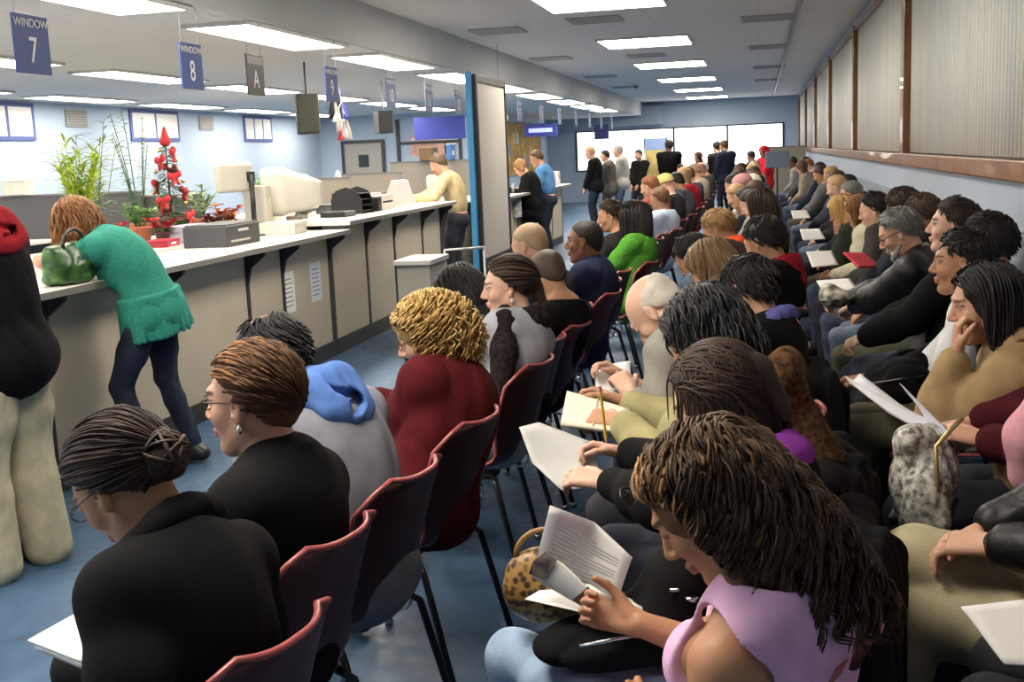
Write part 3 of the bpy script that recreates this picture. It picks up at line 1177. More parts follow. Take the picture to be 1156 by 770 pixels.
MB().box(-.02, .02, -1, 37, -.035, -.012).build('track', mat('brushed_rail', (.35, .35, .36), .4, metal=.6), r_)
q = MB()
for y in range(1, 37, 4):
    q.box(-.012, .012, y, y + .04, -.013, 0)
q.build('bracket', CHROME, r_)
e = empty('smoke_detector', (-2.75, 27.0, ZC), 0, 'small white dome camera on the ceiling near the back wall', 'camera')
MB().lathe([(.0, 0), (.09, 0), (.09, -.03), (.02, -.032)]).build('base', WHITE, e, smooth=True)
MB().lathe([(.06, -.03), (.058, -.06), (.035, -.09), (.002, -.1)]).build('dome', mat('grey_dome', (.2, .2, .21), .2), e, smooth=True)


# ---------------------------------------------------------------- lettering
def text(name, s, size, m, parent, M, extr=.001):
    c = bpy.data.curves.new(name, 'FONT')
    c.body = s
    c.size = size
    c.align_x = 'CENTER'
    c.align_y = 'CENTER'
    c.extrude = extr
    t = bpy.data.objects.new('t', c)
    COL.objects.link(t)
    bpy.context.view_layer.update()
    me = bpy.data.meshes.new_from_object(t.evaluated_get(bpy.context.evaluated_depsgraph_get()))
    bpy.data.objects.remove(t)
    me.materials.clear()
    me.materials.append(m)
    o = bpy.data.objects.new(name, me)
    COL.objects.link(o)
    o.parent = parent
    o.matrix_local = M
    return o


def face_px(x, y, z, sx=1.):
    """text plane facing +X, reading along +Y"""
    return Matrix(((0, 0, 1, x), (sx, 0, 0, y), (0, 1, 0, z), (0, 0, 0, 1)))


SBLUE = mat('sign_blue', (.022, .05, .20), .5)
SGREY = mat('sign_greyblue', (.10, .13, .24), .5)
SWHITE = mat('sign_white', (.75, .75, .75), .5)
BLACK = mat('black_plastic', (.012, .012, .013), .4)
WIRE = mat('hanging_wire', (.2, .2, .2), .5)


def hang_sign(y, head, num, blue, label, zt=2.47, w=.3, h=.3):
    e = empty('hanging_sign', (-3.7, y, zt - h / 2), 0, label, 'sign', 'window number signs hanging under the soffit')
    MB().box(-.006, .006, -w / 2, w / 2, -h / 2, h / 2).build('panel', blue, e, bevel=.002)
    MB().tube([(0, -w * .4, h / 2), (0, -w * .4, ZL - (zt - h / 2))], .002, 5).tube([(0, w * .4, h / 2), (0, w * .4, ZL - (zt - h / 2))], .002, 5).build('wire', WIRE, e)
    if num == 'A':
        MB().box(.006, .008, -w * .44, w * .44, h * .26, h * .46).build('header', mat('sign_grey', (.3, .3, .29), .5), e)
    text('heading', head, .062, SWHITE if num != 'A' else BLACK, e, face_px(.0085, 0, h * .35))
    text('numeral', num, .19, SWHITE, e, face_px(.0075, 0, -h * .12, .8))


hang_sign(5.52, 'WINDOW', '7', SBLUE, 'blue hanging sign reading WINDOW 7, the nearest')
hang_sign(7.27, 'WINDOW', '8', SBLUE, 'blue hanging sign reading WINDOW 8 beside the bright ceiling strip')
hang_sign(8.28, '', 'A', BLACK, 'black hanging sign with a large white letter A')
hang_sign(9.88, 'WINDOW', '9', SBLUE, 'blue hanging sign in front of the hanging blue and white decoration', zt=2.48)
for y, n, l in ((11.58, '10', 'greyish hanging window sign above the small black hanging box'), (13.0, '11', 'greyish hanging window sign above the wide blue banner'),
                (14.34, '12', 'greyish hanging window sign closest to the tall partition board')):
    hang_sign(y, 'WINDOW', n, SGREY, l, zt=2.48)


for k, y in enumerate((18.2, 20.1, 22.0, 24.0, 26.0, 28.0, 30.0)):
    hang_sign(y, 'WINDOW', str(13 + k), SGREY, 'small greyish hanging sign far beyond the partition board, %s of that far group' % ord_[k], zt=2.48)


def wide_sign(c, w, h, m, s, label, facing_y=True, bar=None):
    e = empty('hanging_banner', c, 0, label, 'sign')
    MB().box(-w / 2, w / 2, -.02, .02, -h / 2, h / 2).build('panel', m, e, bevel=.003)
    MB().tube([(-w * .4, 0, h / 2), (-w * .4, 0, ZL - c[2])], .004, 5).tube([(w * .4, 0, h / 2), (w * .4, 0, ZL - c[2])], .004, 5).build('wire', WIRE, e)
    if bar:
        MB().box(-w * .36, w * .36, -.024, -.02, -h * .16, h * .16).build('lit_panel', bar, e)
    return e


wide_sign((-6.07, 22, 2.22), 1.02, .43, mat('banner_blue', (.03, .05, .34), .5), '', 'wide plain blue banner hanging above the stooping man in tan')
wide_sign((-5.1, 27.5, 2.2), .8, .3, mat('banner_violet', (.045, .06, .33), .5), '', 'blue hanging sign with a pale lit strip beyond the partition', bar=mat('lit_strip', (.45, .5, .95), .5, emit=.9))
wide_sign((-4.5, 34, 2.2), .42, .42, mat('banner_navy', (.03, .05, .22), .5), '', 'small square navy sign hanging far back over the counter')
# ---------------------------------------------------------------- stacking chairs
SHELL = mat('maroon_plastic', (.034, .006, .010), .42, spec=.5, bump=.05, bscale=400)
RIM = mat('maroon_rim', (.34, .07, .075), .3, spec=.6)
LEGM = mat('dark_steel_tube', (.05, .05, .055), .3, metal=.8)


def chair_proto():
    e = empty('stacking_chair')
    prof = [(.225, .425), (.215, .440), (.17, .447), (.08, .440), (-.02, .432), (-.10, .434), (-.155, .452), (-.190, .500), (-.212, .58), (-.238, .68), (-.266, .77), (-.290, .825), (-.302, .842)]
    hw = [.185, .198, .213, .218, .218, .212, .205, .205, .212, .222, .218, .185, .125]
    rows = []
    rim_l, rim_r = [], []
    for i, ((x, z), w_) in enumerate(zip(prof, hw)):
        row = []
        for j in range(13):
            t = -1 + j / 6
            e2 = abs(t) ** 3
            up = .030 * e2 * (1 if 1 < i < 7 else .3)
            fo = .060 * e2 * max(0, min(1, (i - 5) / 3)) * (1 if i < 11 else .6)
            row.append((x + fo, t * w_, z + up))
        rows.append(row)
        rim_l.append(row[0])
        rim_r.append(row[-1])
    sh = MB().grid(rows).build('shell', SHELL, e, smooth=True, solid=.007, sub=1)
    MB().tube(rim_l + rows[-1][1:-1] + rim_r[::-1] + rows[0][1:-1][::-1] + rim_l[:1], .0075, 6).build('rim', RIM, e, smooth=True)
    for sy in (-1, 1):
        MB().tube([(.17, sy * .19, .425), (.195, sy * .215, .40), (.235, sy * .235, .012)], .0115, 8).build('leg', LEGM, e, smooth=True)
        MB().tube([(-.12, sy * .19, .42), (-.15, sy * .215, .39), (-.25, sy * .235, .012)], .0115, 8).build('leg', LEGM, e, smooth=True)
        MB().tube([(.18, sy * .2, .418), (-.13, sy * .2, .418)], .010, 8).build('side_rail', LEGM, e, smooth=True)
    for sy in (-1, 1):
        MB().tube([(-.06 + .045 * math.cos(a), sy * .245 + .012 * math.sin(a), .385 + .05 * math.sin(a)) for a in np.linspace(0, 2 * PI, 13)], .006, 6).build('linking_ring', CHROME, e, smooth=True)
    for sx, sy in ((.235, 1), (.235, -1), (-.25, 1), (-.25, -1)):
        MB().lathe([(.010, 0), (.016, 0), (.016, .018), (.010, .024)], (sx, sy * .235, 0), 10).build('foot_glide', CHROME, e, smooth=True)
    return e


CHAIR0 = chair_proto()
CHAIR0.location = (0, -2.2, 0)
chair_used = [False]


def chair_at(x, y, off, label, row):
    if not chair_used[0]:
        c = CHAIR0
        chair_used[0] = True
    else:
        c = copy_tree(CHAIR0)
    c.location = (x, y, 0)
    c.rotation_euler = (0, 0, math.radians(180 + off))
    return tag(c, label, 'chair', 'maroon stacking chairs in the ' + row)
# ---------------------------------------------------------------- service counters
PANEL = mat('beige_counter_panel', (.47, .41, .31), .55, vary=.04, vscale=3, bump=.08, bscale=500)
TOPM = mat('white_laminate', (.74, .72, .68), .3, vary=.03, vscale=5)
KICK = mat('black_rubber_base', (.02, .02, .022), .5)
EDGE = mat('grey_edge_strip', (.2, .19, .18), .5)
BEIGE = mat('beige_computer_plastic', (.60, .57, .49), .45, vary=.03, vscale=6)
BEIGE2 = mat('beige_plastic_shade', (.50, .47, .40), .5)
SCREEN = mat('dark_screen', (.02, .025, .03), .15)
PAPER = mat('white_paper', (.80, .79, .76), .7)
PAPERB = mat('bluish_paper', (.60, .66, .74), .7)
INK = mat('printed_ink', (.12, .12, .14), .7)
GREYP = mat('grey_partition_fabric', (.115, .115, .12), .9, bump=.3, bscale=300)
TAUPE = mat('taupe_partition_fabric', (.36, .31, .25), .9, bump=.3, bscale=300)


def counter(divs, zt, label, xf=-3.6, over=.2, depth=.62, bracket=True):
    y0, y1 = divs[0], divs[-1]
    e = empty('service_counter', (xf, (y0 + y1) / 2, 0), 0, label, 'counter', 'beige service counters')
    ym = (y0 + y1) / 2
    for i in range(len(divs) - 1):
        a, b = divs[i] - ym, divs[i + 1] - ym
        MB().box(-.04, 0, a + .025, b - .025, .13, zt - .045).build('front_panel', PANEL, e, bevel=.003)
    for d in divs:
        MB().box(-.05, .006, d - ym - .024, d - ym + .024, .0, zt - .045).build('divider_strip', KICK, e)
        if bracket:
            q = MB()
            y = d - ym
            v = [(.006, y - .014, zt - .045), (over - .04, y - .014, zt - .045), (over - .05, y - .014, zt - .075), (.04, y - .014, zt - .16), (.006, y - .014, zt - .30)]
            v2 = [(p[0], y + .014, p[2]) for p in v]
            q.add(v + v2, [(0, 1, 2, 3, 4), (9, 8, 7, 6, 5)] + [(i, (i + 1) % 5 + 0, (i + 1) % 5 + 5, i + 5) for i in range(5)])
            q.build('bracket', KICK, e)
    MB().box(-.045, .012, y0 - ym, y1 - ym, 0, .13).build('kick_base', KICK, e)
    MB().box(-depth + over, over, y0 - ym - .02, y1 - ym + .02, zt - .04, zt).build('worktop', TOPM, e, bevel=.006)
    MB().box(over, over + .006, y0 - ym - .02, y1 - ym + .02, zt - .038, zt - .004).build('edge_strip', EDGE, e)
    MB().box(-depth + over + .02, -depth + over + .05, y0 - ym, y1 - ym, 0, zt - .041).build('back_panel', PANEL, e)
    return e


counter([2.7, 3.9, 5.2, 6.45, 7.65, 8.28, 9.28], 1.085, 'long beige panelled service counter where the woman in teal stands')
counter([9.33, 10.25, 11.1, 12.1, 12.85], 1.155, 'slightly higher beige service counter ending beside the man in the tan shirt')
counter([15.2, 16.2, 17.2, 18.2, 19.2, 20.2, 21.3], 1.08, 'distant beige service counter where the blue shirted man stands', bracket=False)
for y, z, m, l in ((8.38, .66, PAPER, 'white paper notice taped on the beige counter panel, nearer one'), (8.95, .68, PAPERB, 'bluish paper notice taped on the beige counter panel, farther one')):
    e = empty('paper_notice', (-3.6, y, z), 0, l, 'notice', 'notices on the counter front')
    MB().box(.0005, .002, -.115, .115, -.16, .16).build('sheet', m, e)
    q = MB()
    for k in range(7):
        q.box(.002, .0024, -.085, .06 + .02 * (k % 2), .10 - .035 * k, .108 - .035 * k)
    q.build('print', INK, e)

# the tall partition board with a blue post, and the steel bin by the counter
e = empty('partition_board', (-2.44, 10.6, 0), 0, 'tall grey partition board in a black frame with bright blue edge post', 'partition')
MB().box(-.02, .02, -.60, .60, .74, 2.30).build('panel', mat('grey_board', (.45, .43, .39), .6, vary=.03, vscale=2), e)
MB().box(-.03, .03, -.62, -.56, .66, 2.36).box(-.03, .03, .56, .62, .66, 2.36).box(-.03, .03, -.56, .56, 2.29, 2.36).box(-.03, .03, -.56, .56, .66, .74).build('frame', BLACK, e, bevel=.006)
MB().box(-.055, -.0, -.672, -.622, .02, 2.38).build('post', mat('bright_blue_post', (.035, .22, .45), .4), e, bevel=.006)
MB().box(-.04, .02, .622, .66, .02, 2.36).build('post', BLACK, e, bevel=.006)
for y in (-.64, .64):
    MB().box(-.28, .28, y - .03, y + .03, 0, .03).build('foot', BLACK, e, bevel=.008)
STEEL = mat('brushed_steel', (.52, .51, .48), .38, metal=.5)
e = empty('steel_cabinet', (-2.74, 9.2, 0), 0, 'low grey steel box cabinet standing at the counter below the partition', 'cabinet')
MB().box(-.15, .13, -.26, .20, .03, .80).build('body', mat('grey_cabinet_paint', (.25, .24, .21), .5), e, bevel=.006)
MB().box(-.17, .15, -.29, .28, .80, .84).build('lid', STEEL, e, bevel=.005)
MB().box(-.15, .13, .20, .27, .03, .80).build('side_panel', STEEL, e, bevel=.005)
MB().box(-.13, .11, -.24, .25, 0, .03).build('plinth', KICK, e)
e = empty('queue_rail', (-2.56, 9.60, 0), 0, 'thin steel queue rail running from the cabinet to the blue post', 'rail')
MB().tube([(-.1, .0, .86), (.2, .20, .86)], .012, 8).build('bar', STEEL, e, smooth=True)
for p in ((-.1, 0), (.2, .2)):
    MB().tube([(p[0], p[1], .0), (p[0], p[1], .865)], .010, 8).build('post', STEEL, e, smooth=True)

# ---------------------------------------------------------------- on the counters


def crt(x, y, z, rz, label, s=1.):
    e = empty('computer_monitor', (x, y, z), rz, label, 'monitor')
    # screen looks along +x of its own frame
    prof = [(.20, .185, .165), (.17, .20, .18), (.05, .20, .18), (.02, .185, .16), (-.12, .145, .125), (-.22, .105, .09), (-.23, .09, .08)]
    q = MB()
    rows = []
    for d, a, b in prof:
        pts = []
        for k in range(24):
            t = 2 * PI * k / 24
            c, si = math.cos(t), math.sin(t)
            ex = .28
            pts.append((d * s, a * s * math.copysign(abs(c) ** ex, c), (.28 + b * math.copysign(abs(si) ** ex, si) - (.02 if d < 0 else 0)) * s))
        rows.append(pts + pts[:1])
    q.grid(rows)
    q.add(rows[0][:-1], [tuple(range(24))])
    q.add(rows[-1][:-1], [tuple(range(23, -1, -1))])
    q.build('casing', BEIGE, e, smooth=True, bevel=.004)
    MB().box(.198 * s, .205 * s, -.15 * s, .15 * s, .15 * s, .41 * s).build('screen', SCREEN, e, bevel=.004)
    q = MB()
    for k in range(8):
        q.box((-.19 + .022 * k) * s, (-.181 + .022 * k) * s, -.07 * s, .07 * s, .352 * s + .006 * k, .362 * s + .006 * k)
    q.build('vent_slot', BEIGE2, e)
    MB().lathe([(.02, .03), (.06, .03), (.05, .08), (.055, .105), (.01, .106)], (0, 0, 0), 16).build('neck', BEIGE2, e, smooth=True)
    MB().lathe([(.01, 0), (.13, 0), (.135, .012), (.10, .03), (.01, .032)], (0, 0, 0), 20).build('foot', BEIGE2, e, smooth=True)
    return e


def flat_box(name, x, y, z, rz, dx, dy, dz, m, label, cat, parts=(), bevel=.008):
    e = empty(name, (x, y, z), rz, label, cat)
    MB().box(-dx / 2, dx / 2, -dy / 2, dy / 2, 0, dz).build('body', m, e, bevel=bevel)
    for nm, b, mm in parts:
        MB().box(*b).build(nm, mm, e, bevel=.002)
    return e


flat_box('desktop_computer', -3.84, 8.92, 1.085, .1, .30, .34, .10, BEIGE, 'beige flat desktop computer just before the big beige monitor on the counter', 'computer',
         [('drive_bay', (.149, .153, -.14, .05, .055, .085), BEIGE2), ('power_button', (.149, .153, .10, .13, .03, .05), BEIGE2)])
crt(-3.94, 9.36, 1.10, math.radians(200), 'large beige tube monitor turned away on the counter, seen from behind', 1.155)
flat_box('document_printer', -3.86, 7.85, 1.085, .0, .34, .56, .15, mat('charcoal_plastic', (.045, .045, .05), .5), 'black flat box printer on the counter behind a white sheet', 'printer',
         [('front_slot', (.17, .173, -.22, .10, .03, .045), BEIGE2), ('name_plate', (.17, .1725, -.09, .08, .10, .12), WHITE), ('lid', (-.16, .16, -.26, .26, .15, .16), mat('charcoal_lid', (.07, .07, .075), .5))])
tag(MB().box(-.10, .10, -.15, .15, 0, .004).build('paper_sheet', PAPER, loc=(-3.50, 7.35, 1.085)), 'loose white sheet on the counter edge in front of the black printer', 'paper')
tag(MB().box(-.14, .14, -.2, .2, 0, .006).build('paper_sheet', PAPER, loc=(-3.66, 5.15, 1.085)), 'white form on the counter under the arms of the woman in teal', 'paper')
e = empty('flat_monitor', (-4.10, 8.62, 1.085), math.radians(-15), 'pale flat screen on a black pole seen from behind above the counter', 'monitor')
MB().box(-.03, .03, -.21, .21, .36, .60).build('casing', BEIGE, e, bevel=.03, seg=3)
MB().tube([(.05, .15, 0), (.05, .15, .5)], .022, 10).build('pole', BLACK, e, smooth=True)
MB().box(.0, .06, .12, .19, .44, .52).build('mount', BLACK, e, bevel=.005)
MB().box(-.09, .14, .02, .28, 0, .015).build('base', BLACK, e, bevel=.005)
flat_box('computer_tower', -4.06, 8.95, 1.085, .0, .2, .12, .40, BEIGE2, 'tall pale tower unit standing between two monitors on the counter', 'computer', [('front_grille', (.1, .103, -.04, .04, .05, .3), BEIGE)])
flat_box('document_tray', -3.78, 10.05, 1.155, 0, .24, .30, .0001 + .05, BLACK, 'black plastic letter tray base beside the rounded black organiser', 'tray')
e = empty('desk_organiser', (-3.84, 10.62, 1.155), 0, 'rounded black desk organiser on the raised counter', 'organiser')
q = MB()
for sy in (-.16, .16):
    pr = [(-.15, 0), (.15, 0), (.15, .12), (.10, .21), (0, .25), (-.1, .22), (-.15, .14)]
    n0 = [(a, sy - .012, b) for a, b in pr] + [(a, sy + .012, b) for a, b in pr]
    q = MB().add(n0, [tuple(range(7)), tuple(range(13, 6, -1))] + [(i, (i + 1) % 7, (i + 1) % 7 + 7, i + 7) for i in range(7)])
    q.build('side_panel', BLACK, e, bevel=.004)
q = MB()
for k in range(4):
    q.box(-.14, .14, -.15, .15, .02 + .055 * k, .028 + .055 * k)
q.box(-.15, -.142, -.15, .15, 0, .2)
q.build('shelf', BLACK, e)
flat_box('receipt_printer', -3.86, 11.25, 1.155, 0, .34, .42, .15, BEIGE, 'pale office printer on the raised counter beside the black organiser', 'printer',
         [('paper_slot', (.17, .173, -.16, .16, .07, .09), SCREEN), ('top_tray', (-.15, .05, -.16, .16, .15, .17), BEIGE2)])
flat_box('card_reader', -3.72, 10.95, 1.155, 0, .10, .10, .14, BLACK, 'small black card box wedged between organiser and pale printer', 'card reader')
e = empty('office_telephone', (-3.80, 12.0, 1.155), 0, 'sloping pale grey desk console leaning near the elbow of the tan shirted man', 'console')
q = MB()
q.add([(-.14, -.22, 0), (.12, -.22, 0), (.04, -.22, .27), (-.02, -.22, .28), (-.14, .22, 0), (.12, .22, 0), (.04, .22, .27), (-.02, .22, .28)],
      [(0, 1, 2, 3), (7, 6, 5, 4), (0, 4, 5, 1), (1, 5, 6, 2), (2, 6, 7, 3), (3, 7, 4, 0)])
q.build('body', mat('pale_grey_plastic', (.48, .47, .45), .5), e, bevel=.012)
MB().box(-.17, .15, -.25, .25, 0, .012).build('base', BEIGE2, e, bevel=.003)

# ---------------------------------------------------------------- desks and partitions behind the counters


def desk(x, y, w_, d_, z, label, legm=EDGE):
    e = empty('office_desk', (x, y, 0), 0, label, 'desk', 'desks behind the counter')
    MB().box(-d_ / 2, d_ / 2, -w_ / 2, w_ / 2, z - .035, z).build('top', TOPM, e, bevel=.005)
    MB().box(-d_ / 2 + .03, -d_ / 2 + .06, -w_ / 2 + .04, w_ / 2 - .04, .05, z - .036).build('back_panel', TAUPE, e)
    for sy in (-1, 1):
        MB().box(-d_ / 2 + .03, d_ / 2 - .03, sy * (w_ / 2 - .06) - .02, sy * (w_ / 2 - .06) + .02, 0, z - .036).build('leg', legm, e)
    return e


def partition(x, y, dx, dy, h, m, label):
    e = empty('cubicle_partition', (x, y, 0), 0, label, 'partition', 'cubicle partitions behind the counter')
    MB().box(-dx / 2, dx / 2, -dy / 2, dy / 2, .04, h - .02).build('fabric_panel', m, e, bevel=.004)
    MB().box(-dx / 2 - .012, dx / 2 + .012, -dy / 2 - .012, dy / 2 + .012, h - .02, h).build('cap', EDGE, e)
    MB().box(-dx / 2, dx / 2, -dy / 2, dy / 2, 0, .04).build('base', KICK, e)
    return e


desk(-5.55, 8.2, 4.6, 1.1, .98, 'white topped work surface right behind the woman in teal, cluttered with holiday plants')
desk(-5.55, 11.75, 2.3, 1.1, .98, 'white topped work surface behind the big beige monitor')
desk(-6.0, 15.2, 3.0, .8, .95, 'white desk in the middle of the office behind the tan shirted man')
desk(-8.2, 10.2, 3.2, .8, .92, 'white desk near the dark partitions on the left')
desk(-7.8, 16.4, 2.6, .8, .9, 'white desk far back by the left wall')
desk(-5.4, 19.2, 2.8, .8, .95, 'white desk beyond the partition board, far back')
partition(-8.0, 12.2, 2.1, .06, 1.42, GREYP, 'dark grey partition at the far left behind the desk')
partition(-6.9, 12.3, 1.3, .06, 1.36, GREYP, 'dark grey partition behind the tall thin plant')
partition(-7.4, 18.2, 1.6, .06, 1.40, TAUPE, 'taupe partition behind the red decorated little tree')
partition(-7.3, 21.3, 1.2, .06, 1.42, TAUPE, 'taupe partition behind the fluffy green plant')
partition(-7.0, 24.4, 1.8, .06, 1.6, TAUPE, 'tall tan partition with a box and blue binder on top')

# poster boards on the left wall
for y0, y1, n, l in ((13.6, 15.5, 3, 'blue framed white poster board at the left picture edge'), (18.2, 19.9, 2, 'blue framed white poster board behind the tall thin plant'), (22.7, 24.1, 3, 'small three sheet poster board near the end wall')):
    e = empty('poster_board', (XL, (y0 + y1) / 2, 2.42), 0, l, 'poster board', 'framed poster boards on the left wall')
    h2, w2 = .27, (y1 - y0) / 2
    MB().box(.001, .03, -w2, w2, -h2, h2).build('frame', mat('poster_frame_blue', (.06, .09, .28), .5), e)
    for k in range(n):
        a = -w2 + .07 + (2 * w2 - .07) * k / n
        MB().box(.03, .034, a, a + (2 * w2 - .07) / n - .07, -h2 + .06, h2 - .06).build('sheet', PAPER, e)
for y, l in ((16.6, 'grey louvre box high on the left wall near the palm'), (21.0, 'grey louvre box high on the left wall past the second poster')):
    e = empty('wall_vent', (XL, y, 2.5), 0, l, 'vent', 'vents on the left wall')
    MB().box(.001, .04, -.28, .28, -.13, .13).build('frame', VENT, e)
    q = MB()
    for k in range(6):
        q.box(.04, .05, -.25, .25, -.11 + .04 * k, -.09 + .04 * k)
    q.build('slat', WIRE, e)

# door in the end wall
e = tag(MB().box(-.55, -.47, -.06, -.001, 0, 2.15).box(.47, .55, -.06, -.001, 0, 2.15).box(-.47, .47, -.06, -.001, 2.07, 2.15).build('door_1', DARK, loc=(-9.4, 27, 0)), kind='structure')
MB().box(-.47, .47, -.045, -.005, .01, 2.07).build('leaf', mat('grey_door', (.33, .31, .28), .5), e)
MB().box(-.12, .14, -.05, -.044, 1.5, 1.8).build('pane', SCREEN, e)
MB().tube([(.38, -.045, 1.0), (.38, -.09, 1.0), (.28, -.09, 1.0)], .011, 8).build('handle', CHROME, e, smooth=True)
e = tag(MB().box(-.04, .04, -.05, -.001, 0, 2.6).box(1.5, 1.58, -.05, -.001, 0, 2.6).box(.04, 1.5, -.05, -.001, 2.0, 2.06).build('trim_3', DARK, loc=(-8.5, 27, 0)), kind='structure')

# wall posters on the end wall
for x, z, w_, h_, c, l in ((-7.75, 1.95, .9, .5, (.62, .36, .30), 'large salmon pink poster on the far office wall'), (-7.7, 1.42, .55, .45, (.60, .42, .32), 'smaller peach poster below the salmon one'),
                           (-7.2, 1.75, .3, .6, (.42, .45, .52), 'narrow grey blue notice on the far office wall')):
    e = empty('wall_poster', (x, 27, z), 0, l, 'poster', 'posters on the end wall')
    MB().box(-w_ / 2, w_ / 2, -.012, -.001, -h_ / 2, h_ / 2).build('board', mat('poster_%d' % int(c[0] * 100 + z * 10), c, .7, vary=.2, vscale=5), e)
    MB().box(-w_ / 2 + .03, w_ / 2 - .03, -.014, -.012, h_ / 2 - .12, h_ / 2 - .06).build('heading_strip', PAPER, e)
e = empty('bulletin_board', (-6.8, 33.2, 1.75), 0, 'orange brown bulletin wall covered in notices far behind the counter', 'bulletin board')
MB().box(.001, .03, -3.1, 3.1, -.65, .75).build('cork', mat('orange_cork', (.50, .29, .06), .8, vary=.25, vscale=3), e)
MB().box(.001, .045, -3.16, -3.1, -.71, .81).box(.001, .045, 3.1, 3.16, -.71, .81).box(.001, .045, -3.1, 3.1, .75, .81).box(.001, .045, -3.1, 3.1, -.71, -.65).build('frame', WOOD, e)
r = np.random.RandomState(3)
for k in range(12):
    y, z = -2.8 + .48 * k, r.uniform(-.4, .45)
    c = [(.6, .6, .5), (.5, .1, .05), (.45, .5, .3), (.2, .25, .3), (.7, .5, .2)][k % 5]
    MB().box(.03, .034, y - .17, y + .17, z - .16, z + .16).build('notice', mat('notice_%d' % (k % 5), c, .7), e)

# things hanging from the low ceiling
e = empty('hanging_speaker', (-4.75, 11.9, 2.2), math.radians(25), 'dark olive box hanging from the ceiling next to the blue and white decoration', 'speaker')
MB().box(-.12, .12, -.16, .16, -.24, .18).build('body', mat('olive_black', (.03, .032, .022), .6), e, bevel=.02)
MB().tube([(0, 0, .18), (0, 0, .52)], .012, 8).build('bracket', DARK, e)
e = empty('hanging_decoration', (-4.22, 11.3, 2.5), 0, 'hanging winter decoration of blue, white and dark cloth strips with red tips', 'decoration')
MB().tube([(0, 0, .22), (0, 0, .0)], .003, 5).build('string', WIRE, e)


def strip(x0, y0, z0, x1, y1, z1, w0, w1, m, nm):
    q = MB()
    rows = []
    for i in range(7):
        t = i / 6
        wv = w0 + (w1 - w0) * t
        cx, cy, cz = x0 + (x1 - x0) * t, y0 + (y1 - y0) * t, z0 + (z1 - z0) * t
        rows.append([(cx + .02 * math.sin(5 * t + j), cy + wv * (j / 4 - .5), cz) for j in range(5)])
    q.grid(rows)
    return q.build(nm, m, e, smooth=True, solid=.012)


DB = mat('deep_blue_cloth', (.035, .045, .42), .7)
DW = mat('white_felt', (.72, .70, .66), .8)
strip(0, 0, 0, .02, -.05, -.42, .10, .22, mat('black_felt', (.02, .02, .03), .8), 'dark_cloth')
strip(.03, .08, -.12, .05, .14, -.42, .08, .16, DB, 'blue_cloth')
strip(.04, -.02, -.05, .06, .24, -.62, .04, .08, DW, 'white_strip')
strip(.05, .10, -.2, .06, -.16, -.45, .05, .05, DW, 'white_strip')
strip(.05, -.14, -.05, .07, -.05, -.55, .04, .08, DW, 'white_strip')
strip(.06, .08, -.42, .06, .10, -.62, .16, .12, mat('silver_cloth', (.4, .42, .42), .5), 'silver_cloth')
strip(.07, -.05, -.54, .07, -.05, -.63, .10, .07, mat('red_felt', (.45, .04, .05), .8), 'red_tip')
e = empty('hanging_decoration', (-3.45, 15.6, 2.42), 0, 'smaller hanging blue and white winter decoration just right of the partition board', 'decoration')
MB().tube([(0, 0, .71), (0, 0, .0)], .003, 5).build('string', WIRE, e)
strip(0, 0, 0, .02, .02, -.24, .10, .20, DB, 'blue_cloth')
strip(.03, .1, -.18, .05, -.12, -.55, .06, .08, DW, 'white_strip')
strip(.04, -.05, -.05, .06, .16, -.30, .04, .07, DW, 'white_strip')
e = empty('hanging_screen', (-5.05, 15.4, 2.16), math.radians(30), 'small black box hanging from the ceiling beyond the decoration', 'monitor')
MB().box(-.10, .10, -.19, .19, -.15, .15).build('body', BLACK, e, bevel=.012)
MB().tube([(0, 0, .15), (0, 0, .56)], .014, 8).build('bracket', WHITE, e, smooth=True)
MB().box(.10, .104, -.16, .16, -.12, .12).build('screen', SCREEN, e)

# ---------------------------------------------------------------- plants and clutter
LEAF = mat('yellow_green_leaf', (.36, .48, .035), .5, vary=.3, vscale=30)
LEAF2 = mat('mid_green_leaf', (.12, .26, .045), .5, vary=.3, vscale=30)
LEAF3 = mat('pale_green_leaf', (.30, .42, .20), .5, vary=.25, vscale=30)
LEAFD = mat('dark_green_leaf', (.03, .11, .03), .5, vary=.3, vscale=30)
REDB = mat('red_ribbon', (.50, .02, .025), .5)
TERRA = mat('terracotta', (.42, .13, .06), .7)


def pot(e, r_, h_, m):
    MB().lathe([(.001, 0), (r_ * .72, 0), (r_ * .95, h_ * .85), (r_ * 1.05, h_ * .86), (r_ * 1.05, h_), (r_ * .9, h_), (r_ * .88, h_ * .9), (.001, h_ * .9)], (0, 0, 0), 18).build('pot', m, e, smooth=True)


def leaf_blade(q, p, d, L, w_, droop=.3, n=5):
    d = nrm(d)
    side = nrm(np.cross(d, V(0, 0, 1) + V(.01, .02, 0)))
    P = []
    c = np.asarray(p, float)
    for i in range(n + 1):
        t = i / n
        hw = w_ * math.sin(PI * (.08 + .92 * t) ** .8) * .5 + .0008
        P.append([c - side * hw, c + V(0, 0, -.12 * w_), c + side * hw])
        c = c + d * L / n
        d = nrm(d + V(0, 0, -droop / n * 1.6))
    q.grid(P)


